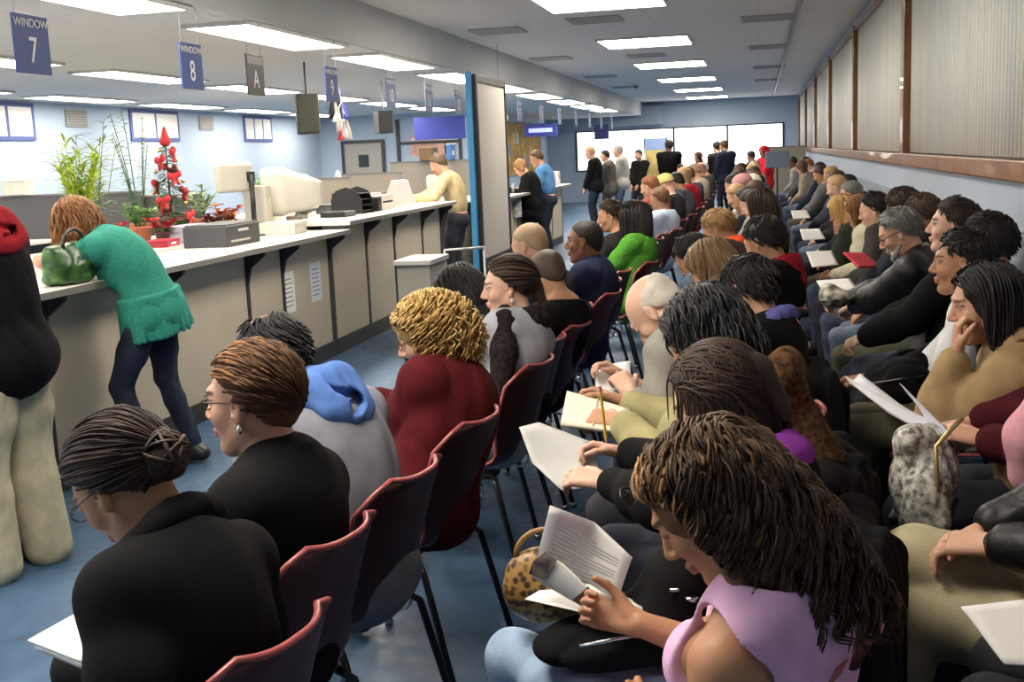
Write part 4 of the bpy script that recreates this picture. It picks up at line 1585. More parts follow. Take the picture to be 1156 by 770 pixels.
def leafy(name, x, y, z, label, h_, spread, stems, leaves, m, L, w_, potm=TERRA, pr=.12, ph=.2, seed=0, up=.5, cat='plant', foil=None, from_=.3):
    r = np.random.RandomState(seed)
    e = empty(name, (x, y, z), 0, label, cat)
    pot(e, pr, ph, potm)
    st, lf = MB(), MB()
    for i in range(stems):
        a = r.rand() * 6.28
        k = spread * (.2 + .8 * r.rand())
        H = h_ * (.65 + .35 * r.rand())
        pts = [V(math.cos(a) * pr * .4, math.sin(a) * pr * .4, ph * .9)]
        for j in range(1, 6):
            t = j / 5
            pts.append(V(math.cos(a) * (pr * .4 + k * t ** 1.6), math.sin(a) * (pr * .4 + k * t ** 1.6), ph * .9 + (H - ph) * t))
        st.tube(pts, [.006 * (1.2 - .8 * t) for t in np.linspace(0, 1, 6)], 5)
        for j in range(leaves):
            t = from_ + (1 - from_) * r.rand()
            f = t * 5
            i0 = min(4, int(f))
            p = pts[i0] + (pts[i0 + 1] - pts[i0]) * (f - i0)
            b = r.rand() * 6.28
            leaf_blade(lf, p, V(math.cos(b), math.sin(b), up + r.rand() * .5), L * (.6 + .6 * r.rand()), w_, .6)
    st.build('stem', LEAFD if m is not LEAF else LEAF, e, smooth=True)
    lf.build('foliage', m, e, smooth=True)
    return e


leafy('bamboo_plant', -5.72, 9.0, .98, 'bright yellow green bushy plant standing behind the woman in teal', .98, .16, 26, 14, LEAF, .15, .022, seed=1, up=.7)
leafy('palm_plant', -6.85, 10.9, .0, 'tall feathery pale green plant rising to the ceiling behind the yellow green one', 2.40, .30, 10, 26, LEAF3, .22, .022, seed=2, up=.3, pr=.16, ph=.3, from_=.55)
leafy('ficus_plant', -5.92, 10.3, .98, 'tall thin airy plant in front of the second poster board', 1.34, .20, 7, 26, LEAF3, .075, .028, seed=3, up=.2, pr=.1, ph=.16, from_=.35)
leafy('fern_plant', -6.4, 14.0, .95, 'fluffy bright green plant behind the big beige monitor', .62, .22, 16, 22, mat('fresh_green_leaf', (.14, .42, .03), .5, vary=.3, vscale=30), .12, .022, seed=4, potm=WHITE, pr=.12, ph=.2, up=.5)
leafy('potted_plant', -5.6, 9.75, .98, 'small dark green plant in a terracotta pot left of the decorated tree', .42, .16, 9, 14, LEAF2, .11, .03, seed=5, pr=.10, ph=.16)
leafy('potted_plant', -5.85, 11.4, .98, 'pale green small plant in front of a taupe partition', .52, .15, 10, 12, LEAF3, .10, .03, seed=6, pr=.09, ph=.14)
leafy('poinsettia', -5.25, 10.75, .98, 'orange flowering pot plant near the flat screen on the pole', .34, .15, 9, 8, mat('orange_petal', (.62, .14, .02), .5, vary=.2, vscale=30), .09, .04, seed=7, pr=.08, ph=.14)
for i, (x, y, w_) in enumerate(((-5.28, 9.55, 'beside the holiday tree on its near side'), (-5.22, 10.45, 'in front of the holiday tree'), (-5.3, 10.95, 'past the orange flowering pot'), (-5.62, 10.6, 'just behind the holiday tree'), (-5.3, 8.8, 'left of the flat red gift box'))):
    e = leafy('poinsettia', x, y, .98, 'small red poinsettia in a dark pot ' + w_, .26, .12, 8, 7, REDB if i % 2 == 0 else mat('wine_petal', (.22, .02, .03), .5), .085, .042, seed=20 + i, potm=mat('dark_pot', (.10, .03, .03), .5), pr=.07, ph=.12)
    q = MB()
    for k in range(16):
        a = k * 2.4
        leaf_blade(q, (0, 0, .14), V(math.cos(a), math.sin(a), .1 + .1 * (k % 3)), .12, .045, .6)
    q.build('green_leaves', LEAFD, e, smooth=True)
# small holiday tree with red bows
e = empty('holiday_tree', (-5.5, 10.15, .98), 0, 'little green holiday tree tied with big red bows and ornaments', 'tree')
pot(e, .10, .14, REDB)
MB().tube([(0, 0, .12), (0, 0, .92)], [.014, .004], 6).build('trunk', mat('bark', (.08, .045, .025), .8), e)
q = MB()
r = np.random.RandomState(8)
for i in range(420):
    z = .16 + .74 * r.rand() ** 1.2
    rad = .20 * (1 - (z - .12) / .86) + .02
    a = r.rand() * 6.28
    k = rad * (.5 + .5 * r.rand())
    leaf_blade(q, (math.cos(a) * k * .3, math.sin(a) * k * .3, z), V(math.cos(a), math.sin(a), -.1 + .3 * r.rand()), k + .03, .02, .4, 3)
q.build('foliage', LEAFD, e, smooth=True)
for i in range(9):
    z = .24 + .075 * i
    rad = .20 * (1 - (z - .12) / .9) + .02
    a = i * 2.4
    S = SDF(.008)
    c = V(math.cos(a) * rad, math.sin(a) * rad, z)
    t = V(-math.sin(a), math.cos(a), .2)
    S.ell(c + t * .045, (.028, .028, .036)).ell(c - t * .045, (.028, .028, .036)).ell(c, (.018, .018, .018), k=.01)
    S.cap(c, c + V(.01, 0, -.09) + t * .03, .012, .016).cap(c, c + V(.01, 0, -.09) - t * .03, .012, .016)
    v, Q = S.mesh()
    mesh_np('bow', v, Q, m=REDB, parent=e)
for i in range(14):
    z = .2 + .05 * i
    rad = .20 * (1 - (z - .12) / .9) + .03
    a = i * 1.7 + 1
    MB().lathe([(.001, -.02), (.014, -.014), (.02, 0), (.014, .014), (.001, .02)], (math.cos(a) * rad, math.sin(a) * rad, z), 10).build('ornament', mat('gold_ornament', (.6, .45, .15), .25, metal=.8) if i % 2 else mat('white_ornament', (.7, .7, .7), .3), e, smooth=True)
S = SDF(.008)
S.ell((0, 0, .93), (.05, .05, .05)).cap((0, 0, .95), (.0, .0, 1.06), .045, .012)
v, Q = S.mesh()
mesh_np('top_bow', v, Q, m=REDB, parent=e)

# papers, boxes, folders on the desks
CL = [('paper_stack', -5.12, 9.85, .98, .30, .5, .16, (.62, .63, .72), 'tall stack of bluish white papers beside the black printer'),
      ('paper_stack', -5.2, 6.2, .98, .3, .3, .05, (.75, .74, .70), 'white papers in front of the yellow green plant'),
      ('red_box', -5.15, 9.3, .98, .2, .32, .06, (.45, .03, .06), 'flat red gift box near the bluish paper stack'),
      ('tissue_box', -5.5, 6.75, .98, .14, .26, .12, (.66, .50, .42), 'small pinkish tissue box on the left desk'),
      ('file_box', -8.0, 9.4, .92, .3, .5, .16, (.55, .33, .06), 'yellow orange file box at the far left'),
      ('file_box', -7.95, 10.1, .92, .22, .25, .24, (.72, .70, .68), 'white standing box at the far left beside the yellow one'),
      ('file_box', -7.9, 10.9, .92, .2, .3, .2, (.40, .05, .05), 'dark red box on the far left desk'),
      ('file_box', -8.2, 11.3, .92, .3, .4, .08, (.70, .68, .62), 'flat cream box by the dark partition'),
      ('paper_stack', -5.2, 11.2, .98, .3, .5, .06, (.72, .68, .58), 'cream paper pile behind the flat screen pole'),
      ('file_box', -5.2, 11.8, .98, .3, .5, .2, (.62, .58, .48), 'cream carton behind the black organiser'),
      ('paper_stack', -5.9, 14.2, .95, .3, .5, .1, (.75, .72, .66), 'white document pile in the middle office'),
      ('file_box', -5.85, 15.4, .95, .34, .5, .12, (.10, .10, .11), 'black flat machine on the middle office desk'),
      ('file_box', -5.8, 16.2, .95, .3, .4, .2, (.70, .68, .64), 'white carton on the middle office desk'),
      ('red_bag', -5.6, 16.6, .95, .22, .26, .22, (.28, .04, .03), 'small dark red bag on the middle office desk'),
      ('paper_stack', -5.4, 18.6, .95, .3, .5, .12, (.75, .73, .68), 'white pile on the farthest desk'),
      ('file_box', -7.0, 24.35, 1.6, .3, .34, .28, (.20, .12, .05), 'brown box standing on the tall tan partition'),
      ('blue_binder', -6.5, 24.35, 1.6, .1, .3, .32, (.08, .20, .48), 'blue binder upright on the tall tan partition'),
      ('white_carton', -8.55, 12.2, 1.42, .3, .2, .18, (.72, .70, .60), 'cream bucket like box on top of the dark far left partition'),
      ('file_box', -5.35, 12.5, .98, .2, .3, .3, (.05, .05, .06), 'black upright machine behind the pale printer')]
for nm, x, y, z, dx, dy, dz, c, l in CL:
    e = empty(nm, (x, y, z), random.uniform(-.15, .15), l, nm.split('_')[-1])
    m = mat('clutter_%02d%02d%02d' % tuple(int(q_ * 99) for q_ in c), c, .6, vary=.06, vscale=10)
    if nm == 'paper_stack':
        q = MB()
        for k in range(max(3, int(dz / .012))):
            a, b = random.uniform(-.012, .012), random.uniform(-.015, .015)
            q.box(-dx / 2 + a, dx / 2 + a, -dy / 2 + b, dy / 2 + b, k * .012, k * .012 + .0112)
        q.build('sheets', m, e)
    else:
        MB().box(-dx / 2, dx / 2, -dy / 2, dy / 2, 0, dz * .86).build('body', m, e, bevel=.006)
        MB().box(-dx / 2 - .005, dx / 2 + .005, -dy / 2 - .005, dy / 2 + .005, dz * .861, dz).build('lid', m, e, bevel=.006)
        MB().box(dx / 2, dx / 2 + .002, -dy * .2, dy * .2, dz * .3, dz * .6).build('label_patch', PAPER, e)
crt(-5.45, 13.3, .95, math.radians(150), 'beige tube monitor behind the pale printer on a rear desk', .9)
crt(-6.1, 15.0, 1.07, math.radians(170), 'beige tube monitor far back on the middle office desk', .95)
crt(-5.45, 19.6, .95, math.radians(160), 'beige tube monitor on the farthest desk past the partition board', .9)
e = empty('desk_lamp_board', (-5.35, 12.0 - 1.3, .0), 0)
bpy.data.objects.remove(e)
e = empty('office_chair', (-6.9, 19.0, 0), .6, 'pale grey high backed office chair near the grey door', 'chair')
S = SDF(.012)
S.ell((-.2, 0, 1.15), (.07, .26, .36), k=.04).ell((.05, 0, .52), (.27, .27, .07), k=.04)
v, Q = S.mesh()
mesh_np('cushion', v, Q, m=mat('pale_grey_cloth', (.42, .43, .45), .8), parent=e)
MB().tube([(0, 0, .08), (0, 0, .5)], .03, 10).build('column', BLACK, e)
for k in range(5):
    a = k * 2 * PI / 5
    MB().tube([(0, 0, .09), (.3 * math.cos(a), .3 * math.sin(a), .04)], .02, 8).build('leg', BLACK, e)
MB().tube([(-.2, 0, .5), (-.25, 0, .9)], .025, 8).build('back_bar', BLACK, e)
# green patterned handbag on the near counter
e = empty('handbag', (-3.51, 5.36, 1.085), 0, 'green patterned handbag on the counter at the elbow of the woman in teal', 'handbag')
S = SDF(.007)
S.ell((0, 0, .085), (.10, .20, .10), k=.03).cap((0, -.15, .17), (0, .15, .17), .035, None, .06).ell((0, 0, .03), (.10, .19, .035), k=.03)
S.cut((0, 0, .002), (0, 0, -1)).noise(.010, 32, 5, True).noise(.004, 70, 6)
v, Q = S.mesh()
mesh_np('bag_body', v, Q, m=mat('green_bag_leather', (.06, .16, .03), .35, col2=(.012, .04, .012), vscale=22, bump=.5, bscale=40), parent=e)
MB().tube([(.04, .10 * math.cos(a), .18 + .10 * math.sin(a)) for a in np.linspace(0, PI, 10)], .009, 8).build('handle', BLACK, e, smooth=True)
MB().box(.085, .095, -.03, .03, .12, .15).build('clasp', CHROME, e)
# ---------------------------------------------------------------- people seated in the near rows
RN = {-1: 'left row', 0: 'middle row', 1: 'wall row'}


def seat(row, short, label, chair_off=-10, chair=True, **k):
    k.setdefault('off', -18)
    short = ' '.join(short.split()[:11])
    J = person(label, group='people seated in the ' + RN[row], **k)
    if chair:
        h = k['hip']
        a = math.radians(180 + chair_off)
        chair_at(h[0] + .055 * math.cos(a), h[1] + .055 * math.sin(a), chair_off, 'maroon shell chair under ' + short, RN[row])
    return J


NH = .0046


# hair functions for the nearest heads -------------------------------------------------
def hair_bun(J, s, dn):
    a = locks(J, s, 800, 3, .17, flow_to((-.128, 0, -.01)), .0016, 40, r0=.0030, r1=.0016, steps=12, front=.006, sides=4)
    H2 = J.H + J.R @ (V(-.125, 0, -.015) * s)
    r = np.random.RandomState(4)
    P = []
    for i in range(120):
        ax = nrm(r.normal(size=3))
        u = nrm(np.cross(ax, V(.3, .8, .5)))
        v_ = np.cross(ax, u)
        rad = .030 + .022 * r.rand()
        a0 = r.rand() * 6.28
        t = np.linspace(0, 2.4, 9)
        sq = V(.8, 1.05, .95)
        P.append([J.R @ (sq * s * rad * (u * math.cos(a0 + q) + v_ * math.sin(a0 + q))) + H2 for q in t])
    b = tubes(np.array(P), np.full((120, 9), .0048) * np.sin(np.linspace(.25, 2.9, 9))[None, :], 5)
    return np.concatenate([a[0], b[0]]), np.concatenate([a[1], b[1] + len(a[0])]), np.concatenate([a[2], b[2] + a[2].max() + 1])


def hair_swept(J, s, dn):
    a = locks(J, s, 750, 6, .10, flow_to((-.14, 0, -.03), (-.2, 0, .15)), .004, 80, r0=.0036, r1=.0014, steps=12, front=.004, low=-.05)
    b = locks(J, s, 60, 16, .07, flow_to((-.2, 0, -.2)), .004, 70, r0=.005, r1=.001, steps=8, low=-.06, keep=lambda p: p[0] < -.07 and p[2] < .02)
    return np.concatenate([a[0], b[0]]), np.concatenate([a[1], b[1] + len(a[0])]), np.concatenate([a[2], b[2] + a[2].max() + 1])


def hair_blonde(J, s, dn):
    def f(p, t):
        c = p - V(-.014, 0, .03)
        c = c / np.linalg.norm(c, axis=1, keepdims=True)
        return c * .45 + V(-.35, 0, -.35) + np.cross(c, V(.3, .2, .9)) * .9
    return locks(J, s, 800, 9, .12, f, .012, 105, r0=.0046, r1=.002, steps=15, front=.004, low=-.09, er=(.120, .100, .108), grav=.25, face=.03)


def hair_curly_long(J, s, dn):
    L1 = locks(J, s, 1700, 12, .33, flow_down(.01, .55, .7), .0185, 62, r0=.0027, r1=.0012, steps=30, front=-.014, low=-.03, er=(.113, .091, .103), grav=.9, gdir=V(.60, -.02, -1), face=.0, sides=4, clump=170)
    L2 = locks(J, s, 520, 22, .24, flow_down(-.015, .25, 1.0), .018, 64, r0=.0027, r1=.0012, steps=28, front=-.012, low=.02, er=(.120, .100, .110), grav=.85, gdir=V(.16, -.03, -1),
               keep=lambda p: p[1] > -.02, face=.0, sides=4, clump=60)
    return np.concatenate([L1[0], L2[0]]), np.concatenate([L1[1], L2[1] + len(L1[0])]), np.concatenate([L1[2], L2[2] + L1[2].max() + 1])


def hair_straight_back(J, s, dn):
    return locks(J, s, 800, 31, .26, flow_to((-.16, -.02, -.03), (0, 0, .05)), .001, 30, r0=.0030, r1=.0015, steps=16, front=.004, low=-.06, grav=.7)


def hair_wavy(J, s, dn):
    return locks(J, s, 800, 41, .12, flow_down(0, .45, .6), .006, 70, r0=.0042, r1=.002, steps=13, front=.014, low=-.08, er=(.114, .092, .102), grav=.4)


# --- left row -------------------------------------------------------------------------
JA = seat(-1, 'the woman with the dark bun', 'woman with dark bun and black jacket bending over white papers at the front',
          hip=(-1.03, 1.80), head=(-1.17, 1.89, 1.07), off=-10, pitch=40, yaw=2, roll=-4, s=.96, b=.97, h=NH, skin='olive', hair=('bun', (.016, .010, .009), (.085, .048, .034)), hairfn=hair_bun,
          top=(.013, .013, .014), topc=.022, hood=(.014, .014, .015), hoodsize=.6, pants=(.012, .012, .014), pantk='plain', female=True, hunch=.075,
          lh=('w', -1.12, 1.80, .735), rh=('w', -1.17, 1.97, .76), lc=35, rc=30, seed=21, topname='jacket')
JB = seat(-1, 'the woman with swept auburn hair', 'woman with short swept auburn brown hair, glasses and black blazer facing the counter',
          hip=(-1.12, 2.33), head=(-1.12, 2.36, 1.125), off=-6, pitch=6, yaw=2, s=1.0, b=1.0, h=NH, skin='fair', hair=('neat', (.040, .017, .009), (.30, .13, .04)), hairfn=hair_swept, hairtone=1.2, fronttone=True,
          top=(.016, .016, .017), topc=.020, collar=(.016, .016, .017), pants=(.02, .02, .022), pantk='plain', female=True, eyes=True, seed=22, topname='blazer')
JC = seat(-1, 'the balding man in the grey jacket', 'man with thinning dark hair in grey jacket with light blue hood, leaning forward',
          hip=(-1.10, 2.84), head=(-1.32, 2.93, 1.115), pitch=38, yaw=2, s=1., b=1.1, h=NH, skin='tan', hair=('thin', (.012, .011, .012)),
          top=(.235, .24, .285), topc=.024, hood=(.10, .20, .52), pants=(.03, .035, .06), hunch=.09, lh=(.36, .10, .66), rh=(.36, -.10, .66), seed=23, noise=1.4)
JD = seat(-1, 'the woman with curly blonde hair', 'woman with curly blonde hair in dark maroon coat looking at something in her hands',
          hip=(-1.07, 3.46), head=(-1.07, 3.60, 1.075), pitch=24, yaw=26, off=-14, s=.95, b=1.12, h=.005, skin='pale', hair=('curly', (.30, .17, .055), (.74, .52, .20)), hairfn=hair_blonde,
          top=(.085, .008, .012), topc=.024, collar=(.16, .012, .018), pants=(.02, .02, .02), pantk='plain', female=True, lh=('w', -1.34, 3.72, .79), rh=('w', -1.38, 3.90, .80), seed=24, topname='coat')
JD2 = seat(-1, 'the person in black bent low', 'person with long black hair in black coat bent far forward beside the grey bin',
           hip=(-1.10, 4.97), head=(-1.34, 5.10, 1.03), pitch=52, s=.97, b=1.05, h=.0075, skin='fair', hair=('bob', 'black'), hairlen=.16,
           top=(.012, .012, .013), topc=.024, pants=(.015, .015, .018), female=True, hunch=.08, lh=(.40, .08, .66), rh=(.40, -.08, .66), seed=25)
JE = seat(-1, 'the girl in the pale grey sweater', 'girl with tied dark hair, pale grey sweater, long dark scarf and white earring',
          hip=(-1.06, 4.42), head=(-1.0, 4.53, 1.12), pitch=8, yaw=34, s=.93, b=.98, h=.0055, skin='pale', hair=('tail', (.016, .011, .010), (.10, .055, .03)), hairlen=.14,
          top=(.38, .39, .44), topc=.018, scarf=((.028, .02, .018), 'fur'), pants=(.02, .025, .05), female=True, eyes=True, seed=26, topname='sweater')
JF = seat(-1, 'the man with the buzz cut', 'man with buzz cut and bare neck in black shirt looking down, back turned',
          hip=(-1.05, 5.40), head=(-1.0, 5.43, 1.07), pitch=26, yaw=-24, s=.98, b=1.02, h=.006, skin=(.42, .22, .12), hair=('buzz', (.060, .040, .030), (.12, .08, .055)),
          top=(.012, .012, .013), topc=.016, pants=(.02, .025, .04), seed=27, neckline=.02, topname='shirt')
JF2 = seat(-1, 'the sandy-haired man behind the buzz cut', 'man with cropped sandy hair showing just above the buzz cut man in front',
           hip=(-1.12, 5.98), head=(-1.21, 6.08, 1.16), pitch=22, s=.98, h=.008, skin='fair', hair=('buzz', (.36, .24, .14), (.46, .33, .2)), top=(.03, .035, .045), seed=28)
JG = seat(-1, 'the man in the navy jacket', 'dark skinned man with cropped hair in navy jacket with pale shirt collar, seen in profile',
          hip=(-1.04, 6.60), head=(-1.0, 6.66, 1.13), pitch=4, off=-8, yaw=6, s=1., b=1.12, h=.006, skin='brown', hair=('buzz', (.014, .011, .010), (.03, .025, .022)),
          top=(.018, .022, .055), topc=.020, collar=(.42, .45, .55), pants=(.02, .025, .05), eyes=True, seed=29)
JI = seat(-1, 'the woman in the green sweater', 'woman with shoulder length black hair in bright green sweater, back mostly turned',
          hip=(-.98, 8.40), head=(-.90, 8.45, 1.15), pitch=10, yaw=-28, s=.96, b=1.05, h=.0085, skin='fair', hair=('bob', 'black'), hairlen=.17,
          top=(.075, .27, .030), topk='knit', topc=.016, pants=(.02, .02, .03), female=True, lh=(.30, .16, .72), seed=30, topname='sweater')
JH = seat(-1, 'the person with hand at mouth', 'dark haired person in black resting chin on hand beside woman in green',
          hip=(-1.08, 8.95), head=(-1.13, 8.92, 1.15), pitch=14, yaw=30, s=.93, h=.008, skin='tan', hair=('short', 'dark'), top=(.03, .028, .028), lh=('w', -1.25, 8.82, .98), ld=(.1, -.1, 1), le=(.3, .4, -1), lc=70, seed=31)

# --- middle row -----------------------------------------------------------------------
JN0 = seat(0, 'the woman in the pink tank top', 'woman with long curly highlighted hair in pink tank top reading a magazine, nearest the camera',
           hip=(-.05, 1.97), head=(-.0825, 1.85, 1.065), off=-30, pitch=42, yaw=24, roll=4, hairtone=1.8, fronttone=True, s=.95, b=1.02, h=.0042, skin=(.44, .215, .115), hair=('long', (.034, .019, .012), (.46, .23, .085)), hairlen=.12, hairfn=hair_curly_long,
           top=None, pants=(.30, .40, .56), pantk='denim', female=True, lh=('w', -.20, 1.86, .66), rh=('w', -.225, 2.06, .765), rd=(.9, .25, .12), rn=(.1, .7, .5), rc=58,
           legs=dict(L=('w', (-.43, 2.20, .565), (-.41, 2.22, .085)), R=('w', (-.53, 2.31, .57), (-.53, 2.33, .085))), eyes=False, lip=(.42, .13, .11), hunch=.06, seed=41, hl=-.016)
JN1 = seat(0, 'the woman with smooth dark brown hair', 'woman with smooth dark brown hair and violet collar, head bowed, writing with a yellow pencil',
           hip=(-.07, 2.46), head=(-.09, 2.50, 1.10), pitch=30, yaw=8, s=.96, b=1.05, h=.005, skin='pale', hair=('tail', (.020, .013, .010), (.085, .05, .032)), hairlen=.12, hairfn=hair_straight_back,
           top=(.012, .012, .013), topc=.02, scarf=((.30, .05, .40), 'plain'), pants=(.015, .015, .017), pantk='plain', female=True, lh=('w', -.37, 2.74, .84), rh=('w', -.40, 3.0, .85), ld=(.9, .1, .1), rd=(.75, .3, .2), lc=40, rc=48, seed=42)
JN2 = seat(0, 'the man with thick wavy black hair', 'man with thick wavy black hair in khaki shirt holding an open book',
           hip=(-.05, 2.98), head=(-.15, 3.20, 1.13), pitch=36, yaw=6, s=1., b=1.05, h=.0055, skin='tan', hair=('short', (.009, .009, .010), (.06, .06, .065)), hairfn=hair_wavy,
           top=(.36, .32, .16), topc=.02, collar=(.36, .32, .16), pants=(.03, .035, .05), lh=('w', -.40, 3.30, .86), rh=('w', -.42, 3.52, .87), ld=(1, -.1, .05), lc=40, rc=45, hunch=.08, seed=43, topname='shirt')
JBA = seat(0, 'the bald old man', 'bald elderly man with white hair fringe bent far forward over his hands',
           hip=(-.06, 3.55), head=(-.34, 3.86, 1.11), pitch=58, yaw=4, s=.98, h=.006, skin=(.66, .40, .29), hair=('bald', (.50, .46, .40)), top=(.30, .29, .26), topc=.02, pants=(.05, .05, .06), lh=('w', -.43, 3.80, .84), rh=('w', -.46, 3.98, .85), lc=50, rc=50, hunch=.1, seed=44)
JN3 = seat(0, 'the black-haired man showing one ear', 'man with neat short black hair turned away showing his left ear, black jacket',
           hip=(-.05, 4.14), head=(-.04, 4.22, 1.13), pitch=24, yaw=-20, s=.97, h=.006, skin='fair', hair=('short', 'black'), top=(.013, .013, .014), topc=.022, hood=(.13, .13, .38), hoodsize=.5, pants=(.02, .02, .025), seed=45)
JBR = seat(0, 'the person with a tan bob', 'person with light brown rounded bob leaning forward between two black heads',
           hip=(-.06, 4.72), head=(-.20, 4.98, 1.13), pitch=40, s=.95, h=.007, skin='fair', hair=('bob', (.17, .10, .05), (.34, .22, .11)), hairlen=.08, top=(.05, .045, .04), female=True, seed=46)
JN5 = seat(0, 'the child in faded denim', 'short black haired youngster in faded grey blue denim jacket leaning far forward',
           hip=(-.08, 5.30), head=(-.31, 5.62, 1.12), pitch=45, s=.88, h=.008, skin='tan', hair=('short', 'black'), top=(.12, .16, .23), topk='denim', pants=(.03, .03, .04), hunch=.09, seed=47)
JN6 = seat(0, 'the black-haired person with red collar', 'person with round black hair and dark red collar seated mid row',
           hip=(-.03, 5.90), head=(.02, 5.98, 1.16), pitch=26, yaw=-14, s=1., h=.008, skin='tan', hair=('short', 'black'), top=(.02, .018, .02), hood=(.30, .015, .03), hoodsize=.62, topc=.024, pants=(.05, .05, .30), seed=48)
JOR = seat(0, 'the person with the orange scarf', 'tan skinned person wrapped in a bright orange red scarf',
           hip=(-.06, 7.05), head=(-.25, 7.30, 1.14), pitch=35, s=.95, h=.009, skin='tan', hair=('short', (.25, .14, .06)), top=(.05, .03, .03), scarf=((.62, .07, .025), 'plain'), female=True, seed=49)
JN7 = seat(0, 'the person with full dark hair', 'person with very full dark hair and black coat in mid row, taller than neighbours',
           hip=(-.02, 8.70), head=(0, 8.80, 1.19), pitch=16, yaw=-12, s=1., h=.009, skin='tan', hair=('bob', 'dark'), hairlen=.10, top=(.018, .018, .02), topc=.03, seed=50)

# --- row along the wall ---------------------------------------------------------------
J0 = seat(1, 'the person in dark jeans', 'person in dark jeans and red top holding white sheets, mostly outside the frame',
          hip=(.89, 2.14), head=(.86, 2.18, 1.20), pitch=20, s=1., h=.0075, skin='tan', hair=('short', 'dark'), top=(.42, .02, .035), topc=.018, pants=(.022, .024, .032), lh=('w', .62, 2.20, .70), rh=('w', .62, 2.38, .70), seed=61,
          legs=dict(L=((.46, .10, .57), (.42, .11, .085)), R=((.46, -.12, .57), (.42, -.12, .085))))
JK = seat(1, 'the man in khaki trousers', 'man in khaki trousers and black leather jacket with legs crossed, face outside the frame',
          hip=(.86, 2.66), head=(.90, 2.66, 1.22), off=-16, pitch=12, s=1.03, b=1.05, h=.006, skin='fair', hair=('short', 'brown'), top=(.012, .012, .013), topk='leather', topc=.026, pants=(.46, .41, .26), pantk='plain', baggy=.016,
          lh=(.33, .10, .735), rh=(.36, -.02, .735), lc=35, legs=dict(R=('w', (.37, 2.84, .63), (.06, 2.98, .43)), L=('w', (.36, 2.78, .50), (.22, 2.70, .085))), seed=62)
JP = seat(1, 'the woman in the maroon coat', 'woman in dark maroon coat and pale pink scarf holding papers and a patterned bag',
          hip=(.90, 3.18), head=(.97, 3.12, 1.21), pitch=14, s=.97, b=1.08, h=.006, skin='fair', hair=('bob', 'dark'), top=(.055, .006, .011), topc=.026, scarf=((.62, .30, .36), 'plain'), pants=(.03, .035, .06), female=True,
          lh=('w', .60, 3.24, .83), rh=('w', .56, 3.44, .82), ld=(1, 0, .2), lc=45, rc=45, le=(-.3, .6, -.7), seed=63, topname='coat')
JW2 = seat(1, 'the woman in the tan jacket', 'woman with straight black bob in padded tan jacket holding fingers to her mouth',
           hip=(.86, 3.72), head=(.67, 3.70, 1.14), off=-12, pitch=12, yaw=16, s=.95, b=1.05, h=.0052, skin=(.50, .27, .17), hair=('bob', (.009, .008, .009), (.03, .028, .03)), hairlen=.10, top=(.33, .225, .115), topk='puffer', topc=.027, hood=(.36, .25, .13), hoodsize=.9, pants=(.035, .04, .055),
           female=True, eyes=True, lh=('w', .575, 3.60, 1.0), ld=(-.02, -.10, 1), ln=(-1, -.2, .1), lc=45, le=(-.1, .08, -1), rh=('w', .62, 3.75, .83), rc=40, seed=64)
JW3 = seat(1, 'the man in the white shirt', 'man with black hair in white shirt with bare forearms looking left in profile',
           hip=(.80, 4.68), head=(.77, 4.75, 1.16), off=-12, pitch=4, yaw=4, s=1., b=1.02, h=.006, skin=(.42, .21, .115), hair=('short', 'black'), top=(.70, .71, .73), topc=.018, sleeve=.42, pants=(.15, .14, .09), pantk='plain', eyes=True,
           lh=(.34, .10, .70), rh=(.40, -.10, .68), seed=65, topname='shirt')
JW3b = seat(1, 'the person hidden by the white shirt man', 'black haired person behind the white shirt man, only hair showing',
            hip=(.92, 5.20), head=(.95, 5.25, 1.19), pitch=8, s=1., h=.008, skin='tan', hair=('short', 'black'), top=(.015, .015, .016), topc=.024, pants=(.03, .03, .04), seed=66)
JW4 = seat(1, 'the man in the black padded jacket', 'pale man with short brown hair in black padded jacket looking up and left',
           hip=(.90, 5.74), head=(.90, 5.80, 1.225), off=-14, pitch=-2, yaw=4, s=1.02, b=1.12, h=.006, skin='pale', hair=('short', (.030, .018, .013)), top=(.012, .012, .013), topk='puffer', topc=.034, collar=(.012, .012, .013), pants=(.085, .10, .14), eyes=True,
           lh=(.40, .06, .70), rh=(.40, -.02, .70), lc=45, rc=45, seed=67)
JW5 = seat(1, 'the grey-haired man with glasses', 'grey haired bearded man with glasses in black leather jacket looking down at his lap',
           hip=(.88, 6.30), head=(.72, 6.38, 1.155), pitch=30, yaw=10, s=1., b=1.08, h=.006, skin='fair', hair=('short', (.12, .12, .11), (.36, .36, .34)), hl=-.012, top=(.018, .020, .018), topk='leather', topc=.03, collar=(.26, .25, .19), pants=(.075, .080, .05), pantk='plain', hunch=.08,
           lh=('w', .50, 6.60, .74), rh=('w', .46, 6.85, .73), lc=50, rc=50, seed=68)
